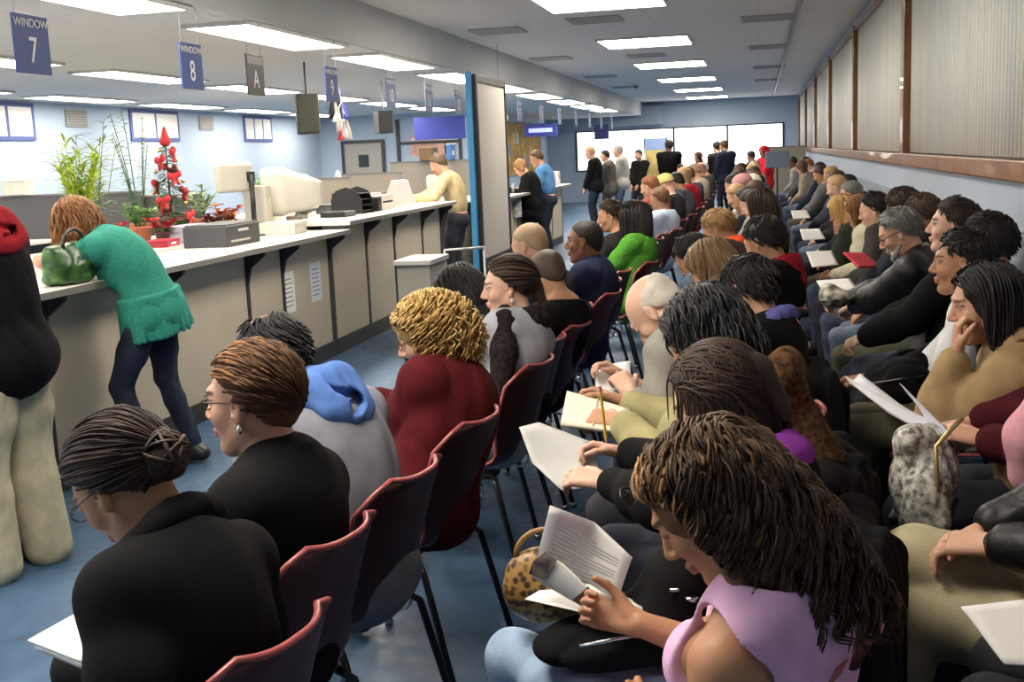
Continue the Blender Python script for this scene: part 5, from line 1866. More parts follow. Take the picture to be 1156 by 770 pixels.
# ---------------------------------------------------------------- people standing at the counters
SG = 'people standing at the counters'
JS1 = person('person in baggy khaki cargo trousers and black jacket standing at the near counter edge', SG, hip=(-3.05, 4.12), head=(-3.22, 4.10, 1.54), off=-4, pitch=30, s=.98, b=1.05, h=.007, stand=True, skin='fair', hair=('short', 'dark'),
             top=(.012, .011, .012), topc=.052, hood=(.33, .02, .03), hoodsize=1.3, hem=.01, pants=(.47, .43, .30), pantk='plain', baggy=.042, hemdrop=.05, lh=(.34, .12, 1.12), rh=(.36, -.12, 1.12), hunch=.06, seed=71, noise=1.2,
             legs=dict(L=((.05, .13, .50), (.02, .14, .085)), R=((.03, -.12, .50), (-.02, -.13, .085))))
JS2 = person('woman in teal ruffled sweater and dark jeans bending over the counter to write', SG, hip=(-3.24, 5.68), head=(-3.60, 5.62, 1.39), off=2, pitch=62, s=.97, b=1.04, h=.006, stand=True, skin='fair',
             hair=('long', (.14, .05, .022), (.40, .20, .07)), hairlen=.10, top=(.035, .25, .19), topk='knit', topc=.020, hem=.06, sleeve=.8, pants=(.022, .028, .05), female=True,
             lh=('w', -3.73, 5.52, 1.16), rh=('w', -3.74, 5.80, 1.16), le=(-.1, 1, .15), re=(-.1, -1, .15), hunch=.10, seed=72, legs=dict(L=((.14, .16, .50), (.0, .22, .085)), R=((.02, -.12, .50), (-.10, -.16, .085))),
             hairfn=lambda J, s, dn: locks(J, s, 700, 72, .24, flow_down(0, .15, .5), .008, 70, r0=.0046, r1=.002, steps=18, front=.012, low=-.03, er=(.116, .096, .106), grav=.95, sides=4), topname='sweater')
# ruffled hem of the teal sweater
K = SDF(.007)
n = 40
F0 = JS2.fr(.05, 0)
for i in range(n):
    a = 2 * PI * i / n
    rr = .022 * math.cos(i * 2 * PI / 5)
    u = F0 @ V(math.cos(a) * (.138 + rr * .3), math.sin(a) * (.178 + rr * .3), .08)
    l = F0 @ V(math.cos(a) * (.165 + rr * .8), math.sin(a) * (.208 + rr * .8), -.13)
    K.cap(JS2.P0 + u, JS2.P0 + l, .020, .013, .018)
v, Q = K.mesh()
mesh_np('ruffle', v - JS2.base, Q, m=cloth((.035, .25, .19), 'knit'), parent=JS2.body)
JS3 = person('man in tan shirt and dark trousers leaning on the far end of the counter', SG, hip=(-3.52, 13.35), head=(-3.72, 13.35, 1.57), off=-4, pitch=30, s=1.0, b=1.0, h=.010, stand=True, skin='fair', hair=('short', (.09, .06, .035)),
             top=(.56, .45, .25), topc=.022, tuck=True, pants=(.04, .04, .05), pantk='plain', lh=('w', -3.90, 12.80, 1.20), rh=('w', -3.98, 13.2, 1.19), hunch=.08, seed=73, topname='shirt')
JS4 = person('woman in long black coat with tousled blond brown hair bending at the distant counter', SG, hip=(-3.42, 17.45), head=(-3.57, 17.45, 1.45), off=0, pitch=35, s=.96, b=1.1, h=.011, stand=True, skin='fair', hair=('bob', (.25, .13, .05)), hairlen=.06,
             top=(.012, .012, .014), topc=.03, hem=.18, pants=(.015, .015, .018), female=True, lh=('w', -3.72, 17.2, 1.12), hunch=.08, seed=74, topname='coat')
JS5 = person('man in bright blue shirt and black trousers standing behind the woman in black', SG, hip=(-3.26, 18.0), head=(-3.42, 18.0, 1.575), off=0, pitch=25, s=1.0, b=1.05, h=.011, stand=True, skin='tan', hair=('short', 'brown'),
             top=(.09, .24, .46), topc=.022, tuck=True, pants=(.02, .025, .04), lh=('w', -3.62, 17.8, 1.12), seed=75, topname='shirt')
JS6 = person('tall person with sandy hair in black jacket standing in the distance at the counter', SG, hip=(-3.42, 24.6), head=(-3.52, 24.6, 1.62), pitch=15, s=1.02, b=1.1, h=.013, stand=True, skin='fair', hair=('short', 'sandy'),
             top=(.014, .014, .016), topc=.03, hem=.08, pants=(.02, .022, .035), seed=76)
JS6b = person('dark haired person in grey brown coat behind the sandy haired one in black', SG, hip=(-3.2, 25.2), head=(-3.28, 25.2, 1.54), pitch=10, s=.96, b=1.1, h=.013, stand=True, skin='fair', hair=('short', 'black'),
              top=(.12, .105, .09), topc=.03, hem=.12, pants=(.05, .05, .05), seed=77)
JS7 = person('grey haired man in pale grey jacket and blue jeans standing in the distance', SG, hip=(-2.95, 25.4), head=(-3.02, 25.4, 1.63), pitch=12, s=1.02, b=1.1, h=.013, stand=True, skin='fair', hair=('short', 'grey'),
             top=(.42, .40, .36), topc=.025, hem=.05, pants=(.10, .13, .20), seed=78)
JS8 = person('person in dark clothes beside the yellow poster stand', SG, hip=(-2.65, 26.2), head=(-2.65, 26.2, 1.52), off=60, s=.95, h=.014, stand=True, skin='fair', hair=('short', 'black'), top=(.02, .02, .02), pants=(.03, .03, .03), seed=79)
JS9 = person('tall figure in long black coat standing against the bright window', SG, hip=(-1.95, 26.0), head=(-1.95, 26.0, 1.70), off=-90, s=1.06, b=1., h=.013, stand=True, skin='dark', hair=('short', 'black'), top=(.012, .012, .012), topc=.035, hem=.2, pants=(.015, .015, .015), seed=80)
JS10 = person('child in bright red jacket standing by the figure in the long black coat', SG, hip=(-1.66, 25.8), head=(-1.70, 25.8, 1.20), off=-30, s=.78, h=.013, stand=True, skin='tan', hair=('short', 'dark'), top=(.45, .02, .04), topc=.03, pants=(.03, .03, .05), seed=81)
JS11 = person('woman with long dark hair in dark top standing against the bright window', SG, hip=(-1.30, 26.0), head=(-1.32, 26.0, 1.42), off=40, s=.92, h=.013, stand=True, female=True, skin='tan', hair=('bob', (.035, .015, .012)), hairlen=.14, top=(.02, .03, .025), pants=(.02, .02, .025), seed=82)
JS12 = person('man in dark suit jacket and pale shirt standing before the window divider', SG, hip=(-.72, 26.0), head=(-.76, 26.0, 1.64), off=-40, s=1.02, b=1.08, h=.013, stand=True, skin='fair', hair=('short', 'brown'), top=(.02, .025, .05), collar=(.6, .6, .6), topc=.03, hem=.05, pants=(.02, .02, .03), seed=83)
JS12b = person('dark haired man with dark jacket half hidden left of the suited man', SG, hip=(-.93, 26.5), head=(-.93, 26.5, 1.62), off=-60, s=1.0, h=.014, stand=True, skin='fair', hair=('short', 'black'), top=(.03, .03, .03), pants=(.02, .02, .03), seed=84)
JS13 = person('person in vivid red hooded jacket near the far wall corner', SG, hip=(.10, 25.6), head=(.09, 25.6, 1.48), off=30, s=.92, b=1.15, h=.013, stand=True, skin='tan', hair=('hood', (.55, .02, .03)), top=(.58, .02, .03), topc=.04, hem=.1, pants=(.03, .03, .03), seed=85)
JS14 = person('person in black coat standing left of the red hooded jacket', SG, hip=(-.18, 25.8), head=(-.18, 25.8, 1.40), off=-30, s=.9, h=.014, stand=True, skin='tan', hair=('short', 'black'), top=(.02, .02, .02), pants=(.02, .02, .02), seed=86)

# ---------------------------------------------------------------- the crowd farther down the rows
used = {o.get('label') for o in bpy.data.objects}
CROWD = {
    -1: [((-1.02, 11.75), (-.99, 11.8, 1.14), ('short', (.13, .06, .03)), (.50, .58, .75), 'brown haired person in pale blue white shirt beyond the woman in green'),
         ((-1.10, 12.5), (-1.16, 12.6, 1.24), ('short', 'auburn'), (.22, .07, .06), 'auburn haired person in brick red top farther up the left row'),
         ((-1.04, 13.25), (-1.05, 13.3, 1.23), ('cap', (.62, .50, .20)), (.03, .03, .035), 'person in pale yellow knit cap and black coat in the left row'),
         ((-1.0, 14.3), (-1.0, 14.4, 1.22), ('short', 'black'), (.09, .10, .13), 'black haired person in slate coat in the left row'),
         ((-.98, 15.85), (-1.0, 15.9, 1.26), ('bob', 'sandy'), (.40, .02, .04), 'sandy haired woman with bright red coat in the left row'),
         ((-1.0, 17.1), (-1.02, 17.1, 1.24), ('short', 'brown'), (.05, .05, .06), 'brown haired person in charcoal coat far up the left row'),
         ((-1.0, 18.4), (-1.0, 18.4, 1.26), ('short', (.25, .15, .10)), (.50, .46, .38), 'tawny haired person in cream jacket far up the left row'),
         ((-1.0, 19.9), (-.99, 20.0, 1.25), ('short', (.35, .16, .12)), (.15, .10, .09), 'reddish haired person in brown coat far up the left row'),
         ((-1.0, 21.4), (-1.0, 21.4, 1.24), ('short', 'grey'), (.05, .07, .05), 'grey haired person in dark green coat at the end of the left row')],
    0: [((-.05, 9.5), (-.06, 9.6, 1.17), ('short', 'black'), (.33, .31, .28), 'black haired person in stone grey jacket in the middle row'),
        ((-.06, 10.2), (-.12, 10.3, 1.16), ('short', 'dark'), (.02, .02, .025), 'dark haired person in black fleece in the middle row'),
        ((-.04, 10.9), (-.04, 11.0, 1.19), ('short', 'brown'), (.10, .06, .05), 'brown haired person in chocolate coat in the middle row'),
        ((-.06, 11.6), (-.22, 11.7, 1.15), ('short', 'sandy'), (.42, .42, .40), 'sandy haired person in pale grey top in the middle row'),
        ((-.08, 12.4), (-.18, 12.5, 1.22), ('cap', (.50, .25, .26)), (.05, .03, .035), 'person in dusty pink knit cap in the middle row'),
        ((-.06, 13.1), (-.08, 13.2, 1.20), ('short', 'white'), (.08, .09, .12), 'white haired person in dark slate jacket in the middle row'),
        ((-.10, 13.9), (-.30, 14.0, 1.18), ('short', 'black'), (.012, .012, .012), 'black haired person in black jacket far up the middle row'),
        ((-.06, 14.8), (-.08, 14.8, 1.20), ('bob', 'auburn'), (.06, .04, .04), 'auburn haired woman in dark brown coat far up the middle row'),
        ((-.10, 15.7), (-.28, 15.8, 1.20), ('short', 'dark'), (.35, .30, .22), 'dark haired person in beige jacket far up the middle row'),
        ((-.06, 16.6), (-.08, 16.6, 1.22), ('short', 'black'), (.10, .14, .25), 'black haired person in denim blue jacket far up the middle row'),
        ((-.10, 17.6), (-.30, 17.7, 1.21), ('short', 'brown'), (.14, .02, .03), 'brown haired person in wine red top far up the middle row'),
        ((-.06, 18.6), (-.10, 18.6, 1.23), ('bob', 'blonde'), (.03, .03, .04), 'blonde woman in black coat far up the middle row'),
        ((-.10, 19.7), (-.30, 19.7, 1.23), ('short', 'black'), (.22, .20, .17), 'black haired person in taupe jacket near the end of the middle row'),
        ((-.06, 20.9), (-.10, 20.9, 1.23), ('short', 'grey'), (.03, .04, .07), 'grey haired person in navy coat near the end of the middle row'),
        ((-.06, 22.1), (-.10, 22.1, 1.23), ('short', 'brown'), (.45, .43, .38), 'brown haired person in cream coat at the end of the middle row')],
    1: [((.89, 7.02), (.93, 7.1, 1.20), ('short', (.05, .03, .018)), (.02, .02, .02), 'dark brown haired person just behind the bearded grey haired man'),
        ((.88, 7.66), (.89, 7.7, 1.215), ('short', 'dark'), (.03, .035, .05), 'dark haired man in midnight blue coat second behind the grey haired man'),
        ((.87, 8.45), (.80, 8.6, 1.15), ('short', 'black'), (.05, .045, .04), 'black haired man with pale forehead behind the red booklet'),
        ((.86, 9.15), (.75, 9.3, 1.10), ('bob', 'chestnut'), (.62, .58, .42), 'chestnut haired woman in cream jacket leaning forward'),
        ((.86, 9.8), (.66, 9.9, 1.08), ('bob', 'blonde'), (.035, .04, .03), 'blonde person in dark jacket resting a hand at the mouth'),
        ((.88, 11.2), (.84, 11.3, 1.15), ('short', 'salt'), (.04, .04, .045), 'grizzled person in charcoal jacket along the wall'),
        ((.90, 12.5), (.79, 12.6, 1.17), ('short', (.40, .25, .13)), (.03, .03, .03), 'fair haired person in black seated before the black haired head by the wall'),
        ((.90, 13.1), (.93, 12.95, 1.16), ('short', 'black'), (.025, .02, .02), 'person with rounded black hair close against the wall'),
        ((.90, 14.3), (.90, 14.4, 1.18), ('short', 'brown'), (.07, .08, .11), 'brown haired person in slate jacket along the wall'),
        ((.90, 15.9), (.93, 16.0, 1.20), ('short', 'sandy'), (.05, .05, .05), 'sandy haired person in graphite jacket along the wall'),
        ((.89, 17.3), (.86, 17.3, 1.18), ('short', 'dark'), (.16, .16, .17), 'dark haired person in mid grey jacket along the wall'),
        ((.89, 18.4), (.90, 18.5, 1.21), ('short', 'black'), (.02, .025, .05), 'black haired person in dark navy jacket along the wall'),
        ((.88, 20.9), (.73, 21.0, 1.21), ('bob', 'brown'), (.32, .27, .21), 'brown haired woman in fawn coat far along the wall'),
        ((.89, 22.5), (.90, 22.5, 1.22), ('short', 'auburn'), (.03, .03, .03), 'auburn haired person in black far along the wall'),
        ((.88, 24.0), (.90, 24.0, 1.24), ('short', 'dark'), (.12, .11, .10), 'dark haired person in brown grey coat near the end of the wall row'),
        ((.88, 26.5), (.72, 26.6, 1.22), ('short', 'black'), (.40, .40, .38), 'black haired person in light grey top last along the wall')]}
sk_cycle = ['tan', 'fair', 'pale', 'olive', 'brown', 'fair', 'tan']
pants_cycle = [(.16, .20, .28), (.05, .06, .10), (.02, .02, .025), (.16, .20, .28), (.10, .09, .07), (.03, .035, .06)]
k_ = 0
for row in (-1, 0, 1):
    for hip, head, hair, top, lab in CROWD[row]:
        hh = .0085 if hip[1] < 9.95 and row == 1 else (.011 if hip[1] < 14 else .0135)
        seat(row, 'the ' + lab, lab, hip=hip, head=head, pitch=12 + (k_ * 7) % 22, yaw=(k_ * 11) % 24 - 12, s=.97 + .01 * (k_ % 4), b=1.06, h=hh, skin=sk_cycle[k_ % 7], hair=hair, top=top,
             topc=.024, pants=pants_cycle[k_ % 6], female=hair[0] == 'bob', seed=100 + k_, hairlen=.12, **(dict(lh=(.22, .08, .88), ld=(.1, -.1, 1)) if 'mouth' in lab else {}))
        k_ += 1
for y, l in ((9.95, 'empty maroon shell chair between the woman in green and the pale blue shirt'), (10.55, 'second empty maroon shell chair past the woman in green'), (11.15, 'third empty maroon shell chair past the woman in green'), (7.2, 'empty maroon shell chair just past the man in navy'), (7.8, 'empty maroon shell chair just before the woman in green')):
    chair_at(-1.16, y, -10, l, 'left row')

# ---------------------------------------------------------------- clothing extras and accessories


def loop(J, c, ax, r_, w_, m, nm, n=20, su=1.):
    ax = nrm(ax)
    u = nrm(np.cross(ax, V(.2, .3, .9)))
    v_ = np.cross(ax, u)
    pts = [c + r_ * (u * math.cos(a) + v_ * math.sin(a)) - J.base for a in np.linspace(0, 2 * PI, n)]
    return MB().tube(pts, w_, 8).build(nm, m, J.body, smooth=True)


def glasses(J, s, m, lens=None, up=0., back=0.):
    q = MB()
    P = lambda x, y, z: J.H + J.R @ (V(x - back, y, z + up) * s) - J.base
    for sg in (1, -1):
        q.tube([P(.099 + .002 * math.cos(a), sg * .033 + .024 * math.cos(a), .014 + .017 * math.sin(a)) for a in np.linspace(0, 2 * PI, 17)], .0016, 6)
        q.tube([P(.098, sg * .056, .018), P(.05, sg * .078, .018), P(-.002, sg * .082, .014), P(-.015, sg * .082, -.004)], .0018, 6)
    q.tube([P(.104, -.010, .018), P(.107, 0, .021), P(.104, .010, .018)], .0016, 6)
    o = q.build('glasses', m, J.body, smooth=True)
    if lens:
        for sg in (1, -1):
            MB().add([P(.103, sg * .033 + .023 * math.cos(a), .014 + .016 * math.sin(a)) for a in np.linspace(0, 2 * PI, 17)[:-1]], [tuple(range(16))]).build('lens', lens, o, solid=.001)


glasses(JB, .95, mat('bronze_metal', (.12, .07, .04), .35, metal=.8))
glasses(JW5, 1., mat('dark_metal', (.05, .05, .05), .35, metal=.8))
glasses(JA, .96, BLACK)
glasses(JD, .95, mat('bronze_metal', (.12, .07, .04), .35, metal=.8))
glasses(JN0, .98, BLACK, BLACK, up=.088, back=.012)
# beard of the grey haired man
S = SDF(.006)
for a, b, r0 in (((.085, -.022, -.052), (.085, .022, -.052), .014), ((.070, -.035, -.085), (.082, 0, -.105), .020), ((.070, .035, -.085), (.082, 0, -.105), .020), ((.02, .06, -.05), (.065, .035, -.09), .014), ((.02, -.06, -.05), (.065, -.035, -.09), .014)):
    S.cap(JW5.H + JW5.R @ V(*a), JW5.H + JW5.R @ V(*b), r0, None, .015)
S.noise(.004, 150, 4)
v, Q = S.mesh()
mesh_np('beard', v - JW5.base, Q, m=mat('grey_beard', (.34, .32, .29), .7, bump=1, bscale=90), parent=JW5.body)
# pink tank top of the nearest woman
J = JN0
T = SDF(.005)
for c, r_, fr_ in ((J.B(.36), V(.108, .142, .16), J.fr(.4, 0)), (J.P0, V(.125, .172, .125), J.fr(.05, 0))):
    T.ell(c, r_ * 1.02 + .010, fr_, .05)
T.ell(J.B(.70) + J.F1 @ V(-.005, 0, 0), V(.112, .158, .19) * .95 + .020, J.F1, .05)
for sg in (1, -1):
    T.ell(J.B(.66) + J.F1 @ V(.085, sg * .07, -.01), (.074, .078, .078), J.F1, .03)
    T.cap(J.N + J.F1 @ V(-.01, sg * .06, -.005), J.N + J.F1 @ V(-.01, sg * .120, -.02), .060, .056, .04)
for q, sg in (('L', 1), ('R', -1)):
    a = J.sh[q] + J.F1 @ V(.012, -sg * .012, -.01)
    T.cap(a, a + J.F1 @ V(.03, sg * .12, -.03), .094, .125, .008, neg=True)
T.ell(J.N + J.F1 @ V(.10, 0, .0), (.10, .075, .12), J.F1, .01, True)
T.cap(J.N + J.F1 @ V(0, 0, 0), J.N + J.F1 @ V(0, 0, .12), .068, .09, .008, neg=True)
T.noise(.003, 22, 5, True)
v, Q = T.mesh()
mesh_np('tank_top', v - J.base, Q, m=cloth((.70, .42, .62), 'plain'), parent=J.body)
K = SDF(.007)
J = JP
K.chain([J.N + J.F1 @ V(.02, .06, .02), V(.86, 2.98, 1.10), V(.72, 2.97, 1.02), V(.66, 3.00, .90), V(.66, 3.02, .80)], [.05, .062, .062, .062, .05], .03)
K.noise(.012, 24, 6, True).noise(.005, 60, 3, True)
v, Q = K.mesh()
mesh_np('shawl', v - J.base, Q, m=cloth((.62, .30, .36), 'plain'), parent=J.body)
ORA = mat('orange_rubber', (.80, .085, .03), .5)
ax = J.wr['R'] - J.el['R']
S = SDF(.003)
c0 = J.wr['R'] - nrm(ax) * .012
S.cap(c0 - nrm(ax) * .008, c0 + nrm(ax) * .008, .0305)
S.cap(c0 - nrm(ax) * .05, c0 + nrm(ax) * .05, .026, k=.002, neg=True)
v, Q = S.mesh()
mesh_np('wristband', v - J.base, Q, m=ORA, parent=J.body)
loop(JW2, JW2.wr['L'] - nrm(JW2.wr['L'] - JW2.el['L']) * .02, JW2.wr['L'] - JW2.el['L'], .043, .006, BLACK, 'watch_strap')
# long scarf tail of the girl in grey
K = SDF(.007)
J = JE
K.chain([J.N + J.F1 @ V(.03, .085, .03), J.N + J.F1 @ V(-.01, .16, -.03), J.sh['L'] + J.F1 @ V(-.05, .035, -.10), J.sh['L'] + J.F1 @ V(-.06, .045, -.28)], [.035, .048, .05, .045], .03)
K.noise(.007, 45, 6, True).noise(.004, 110, 3)
v, Q = K.mesh()
mesh_np('scarf_end', v - J.base, Q, m=cloth((.028, .02, .018), 'fur'), parent=J.body)
for Jx, lab_ in ((JE, 'earring'), (JB, 'earring')):
    p_ = Jx.H + Jx.R @ V(-.004, .082, -.045) - Jx.base
    MB().lathe([(.001, -.012), (.007, -.006), (.008, 0), (.004, .008), (.001, .014)], p_, 10).build(lab_, WHITE if Jx is JE else CHROME, Jx.body, smooth=True)

# ---------------------------------------------------------------- things held and carried


def sheet(name, rows, m, label, cat, th=.0012, prints=0, group=None, nseg=8, stack=1):
    """a bent sheet through rows of 3-D points"""
    A = np.array(rows, float)
    q = MB()
    u = np.linspace(0, A.shape[0] - 1, nseg + 1)
    P = []
    for t in u:
        i = min(int(t), A.shape[0] - 2)
        P.append(A[i] + (A[i + 1] - A[i]) * (t - i))
    R = []
    for r_ in P:
        w_ = np.linspace(0, len(r_) - 1, nseg + 1)
        R.append([r_[min(int(t), len(r_) - 2)] + (r_[min(int(t), len(r_) - 2) + 1] - r_[min(int(t), len(r_) - 2)]) * (t - min(int(t), len(r_) - 2)) for t in w_])
    c = np.mean([p for r_ in R for p in r_], 0)
    R = [[p - c for p in r_] for r_ in R]
    q.grid(R)
    o = q.build(name, m, loc=c, smooth=True, solid=th)
    if label:
        tag(o, label, cat, group)
    nrm_ = nrm(np.cross(R[-1][0] - R[0][0], R[0][-1] - R[0][0]))
    if prints:
        q = MB()
        r0, r1, r2, r3 = R[0][0], R[0][-1], R[-1][0], R[-1][-1]
        for k in range(prints):
            t0 = .10 + .8 * k / prints
            t1 = t0 + .35 / prints
            e_ = .88 if k % 4 else .6
            f = lambda a, b: (r0 * (1 - a) + r2 * a) * (1 - b) + (r1 * (1 - a) + r3 * a) * b + nrm_ * .0012
            q.add([f(t0, .1), f(t0, e_), f(t1, e_), f(t1, .1)], [(0, 1, 2, 3)])
        q.build('print', mat('grey_print', (.42, .42, .44), .7), o)
    return o, c, nrm_


a4 = lambda p0, p1, p2, p3: [[p0, p1], [p3, p2]]
sheet('paper_bundle', a4((-1.42, 1.90, .742), (-1.405, 2.10, .735), (-1.30, 2.02, .758), (-1.235, 1.80, .752)), PAPER, 'folded white papers on the lap of the woman with the dark bun', 'papers', th=.004)
o, c, n_ = sheet('paper_bundle', a4((-1.41, 1.905, .728), (-1.395, 2.09, .722), (-1.29, 2.01, .744), (-1.23, 1.805, .738)), mat('shaded_paper', (.72, .71, .70), .7), None, None, th=.012)
tag(o, 'thicker folded stack lying under the top white papers at lower left', 'papers')
o, c, n_ = sheet('open_magazine', [[(-.455, 2.20, .800), (-.375, 2.235, .79), (-.285, 2.19, .755)], [(-.44, 2.205, .87), (-.35, 2.25, .85), (-.27, 2.205, .80)], [(-.42, 2.215, .945), (-.335, 2.25, .90), (-.255, 2.21, .842)]], PAPER,
                 'open printed booklet held up by the woman in the pink tank top', 'booklet', prints=13)
MB().grid([[V(*p) - c + V(-.012, .016, .004) for p in r_] for r_ in [[(-.458, 2.175, .795), (-.39, 2.15, .775), (-.325, 2.11, .755)], [(-.445, 2.165, .83), (-.37, 2.13, .805), (-.30, 2.085, .765)], [(-.405, 2.16, .862), (-.34, 2.115, .825), (-.27, 2.06, .772)]]]).build('front_page', mat('pale_page', (.60, .60, .56), .6), o, smooth=True, solid=.0015, sub=1)
MB().grid([[V(*p) - c + V(-.012, .016, .004) + V(-.001, -.004, .002) for p in r_] for r_ in [[(-.450, 2.168, .805), (-.415, 2.155, .797)], [(-.438, 2.160, .834), (-.40, 2.145, .824)], [(-.412, 2.158, .857), (-.385, 2.14, .846)]]]).build('dark_portrait', mat('dark_photo_print', (.05, .04, .04), .5, col2=(.22, .18, .15), vscale=40), o, smooth=True)
MB().grid([[V(*p) - c + V(-.012, .016, .004) + V(-.001, -.004, .003) for p in r_] for r_ in [[(-.355, 2.125, .770), (-.322, 2.108, .757)], [(-.335, 2.108, .79), (-.295, 2.08, .768)], [(-.318, 2.098, .81), (-.268, 2.058, .775)]]]).build('brown_cover', mat('brown_photo_print', (.22, .09, .06), .4, col2=(.10, .04, .03), vscale=20), o, smooth=True)
sheet('paper_sheet', a4((-.475, 2.19, .752), (-.22, 2.08, .752), (-.24, 2.22, .752), (-.42, 2.32, .752)), PAPER, 'white sheet lying on the black bag under the open booklet', 'paper')
sheet('gray_brochure', [[(-.655, 3.04, .905), (-.61, 3.10, .905), (-.45, 3.02, .87)], [(-.60, 2.93, .835), (-.53, 2.97, .84), (-.43, 2.95, .84)], [(-.50, 2.80, .800), (-.45, 2.82, .80), (-.405, 2.86, .81)]], mat('grey_newsprint', (.42, .42, .41), .7, vary=.06, vscale=6),
      'bent grey leaflet held by the woman with smooth dark brown hair', 'leaflet')
o, c, n_ = sheet('open_book', a4((-.595, 3.50, .905), (-.385, 3.38, .875), (-.382, 3.25, .838), (-.588, 3.33, .842)), mat('cream_page', (.72, .66, .52), .7), 'open cream paged book held by the man with thick wavy hair', 'book', th=.016, prints=0)
MB().tube([V(-.49, 3.44, .900) - c, V(-.485, 3.29, .852) - c], .003, 6).build('spine_fold', mat('page_fold', (.5, .44, .33), .7), o)
e = empty('pencil', (-.405, 2.94, .95), 0, 'yellow pencil upright in the hand of the woman with smooth hair', 'pencil')
MB().tube([(-.006, 0, .075), (.004, 0, -.045)], .0042, 6).build('barrel', mat('pencil_yellow', (.75, .45, .04), .4), e)
MB().tube([(.004, 0, -.045), (.0058, 0, -.066)], [.0042, .0006], 6).build('tip', mat('pencil_wood', (.6, .42, .25), .6), e)
MB().tube([(-.0062, 0, .076), (-.0078, 0, .092)], .0044, 8).build('eraser', mat('eraser_pink', (.6, .2, .2), .6), e)


def soft(name, label, cat, h, build, m, loc, rz=0., extra=None):
    e = empty(name, loc, math.radians(rz), label, cat)
    S = SDF(h)
    build(S)
    v, Q = S.mesh()
    mesh_np('body', v, Q, m=m, parent=e)
    if extra:
        extra(e)
    return e


def b1(S):
    S.ell((0, 0, 0), (.17, .11, .045), k=.03).ell((.08, .0, .03), (.12, .10, .05), k=.04).ell((.13, .0, .085), (.07, .09, .09), k=.05)
    S.noise(.009, 24, 3, True).noise(.005, 55, 4, True)


def b1x(e):
    for a, b in (((-.10, -.085, .035), (.04, -.10, .05)), ((.09, -.075, .12), (.17, -.07, .11))):
        MB().tube([a, b], .0045, 6).build('zip', CHROME, e, smooth=True)
    MB().lathe([(.002, 0), (.014, 0), (.014, .008), (.006, .008)], (.13, -.088, .10), 12).build('buckle', CHROME, e, smooth=True)


soft('shoulder_bag', 'bulky black bag with zips on the lap of the woman in pink', 'bag', .006, b1, cloth((.012, .012, .013), 'plain'), (-.29, 2.19, .675), 25, b1x)


def b2(S):
    S.ell((0, 0, 0), (.09, .06, .075), k=.03).ell((.0, 0, .05), (.075, .03, .04), k=.03)
    S.noise(.006, 40, 9, True)


soft('leopard_purse', 'small brown and gold spotted purse behind the open booklet', 'purse', .006, b2, mat('spotted_leather', (.40, .22, .06), .45, col2=(.05, .025, .012), pat='voronoi', vscale=70), (-.455, 2.30, .735), 20,
     lambda e: MB().tube([(.06 * math.cos(a), 0, .07 + .06 * math.sin(a)) for a in np.linspace(0, PI, 9)], .006, 6).build('strap', mat('tan_strap', (.3, .16, .05), .5), e, smooth=True))


def b3(S):
    S.ell((0, 0, -.02), (.09, .155, .10), k=.03).cap((0, -.11, -.10), (0, .11, -.10), .055, None, .04).cap((-.03, -.07, .10), (.05, .09, .08), .045, .035, .06).cap((.03, -.10, .0), (.04, -.11, -.10), .04, .05, .03)
    S.noise(.016, 26, 10, True).noise(.008, 48, 11, True)


soft('patterned_bag', 'black and white patterned fabric bag on the lap of the woman in maroon', 'bag', .0065, b3, mat('paisley_fabric', (.80, .78, .70), .7, col2=(.10, .095, .09), vscale=55), (.445, 3.27, .735), -15,
     lambda e: (MB().tube([(.04, -.13, -.08), (.05, -.145, .0), (.04, -.11, .10), (.10, -.05, .17)], .007, 6).build('strap', mat('gold_chain', (.45, .36, .16), .35, metal=.7), e, smooth=True),
                MB().box(-.08, .08, -.135, .125, -.125, -.10).build('base_band', BLACK, e, bevel=.01)))


def b4(S):
    S.ell((0, 0, 0), (.12, .14, .07), k=.03).ell((.03, -.06, .05), (.08, .08, .06), k=.04).cap((-.05, .05, .02), (.08, .1, .06), .05, None, .04)
    S.noise(.012, 26, 12, True)


soft('black_jacket_bundle', 'bundled black jacket on the lap of the man in the white shirt', 'jacket', .009, b4, cloth((.010, .010, .012), 'plain'), (.50, 4.46, .735), 0, lambda e: MB().tube([(-.1, -.12, .03), (0, -.145, .05), (.08, -.13, .06)], .004, 6).build('zip', BLACK, e))


def b5(S):
    S.ell((0, 0, 0), (.085, .11, .055), k=.02).ell((-.03, .02, .04), (.05, .07, .04), k=.03)
    S.noise(.01, 32, 13, True)


soft('knit_hat', 'cream and black patterned cloth in the lap of the bearded grey haired man', 'cloth', .009, b5, mat('mottled_cloth', (.62, .58, .47), .8, col2=(.06, .06, .05), vscale=18), (.40, 6.50, .80), 0, lambda e: MB().tube([(-.08, -.06, -.01), (0, -.11, 0), (.07, -.07, -.005)], .008, 6).build('cuff', BLACK, e, smooth=True))

PAP2 = mat('cool_white_paper', (.66, .66, .70), .6)
sheet('rolled_papers', [[(.245, 3.52, .955), (.262, 3.50, .935), (.29, 3.53, .96)], [(.37, 3.41, .90), (.36, 3.38, .872), (.39, 3.41, .895)], [(.505, 3.30, .85), (.47, 3.27, .828), (.50, 3.29, .838)]], PAP2, 'long curled white papers pointing left, held by the woman in maroon', 'papers')
sheet('paper_sheet', [[(.390, 3.41, .955), (.402, 3.41, .945)], [(.435, 3.34, .90), (.455, 3.33, .895)], [(.465, 3.26, .842), (.51, 3.24, .845)]], mat('lilac_paper', (.56, .56, .66), .6), 'upright bluish folded sheet beside the curled papers', 'paper')
sheet('paper_sheet', a4((.375, 2.24, .752), (.60, 2.30, .765), (.585, 2.12, .69), (.435, 2.14, .685)), PAPER, 'white sheets on the lap of the person in dark jeans at lower right', 'papers', th=.004)
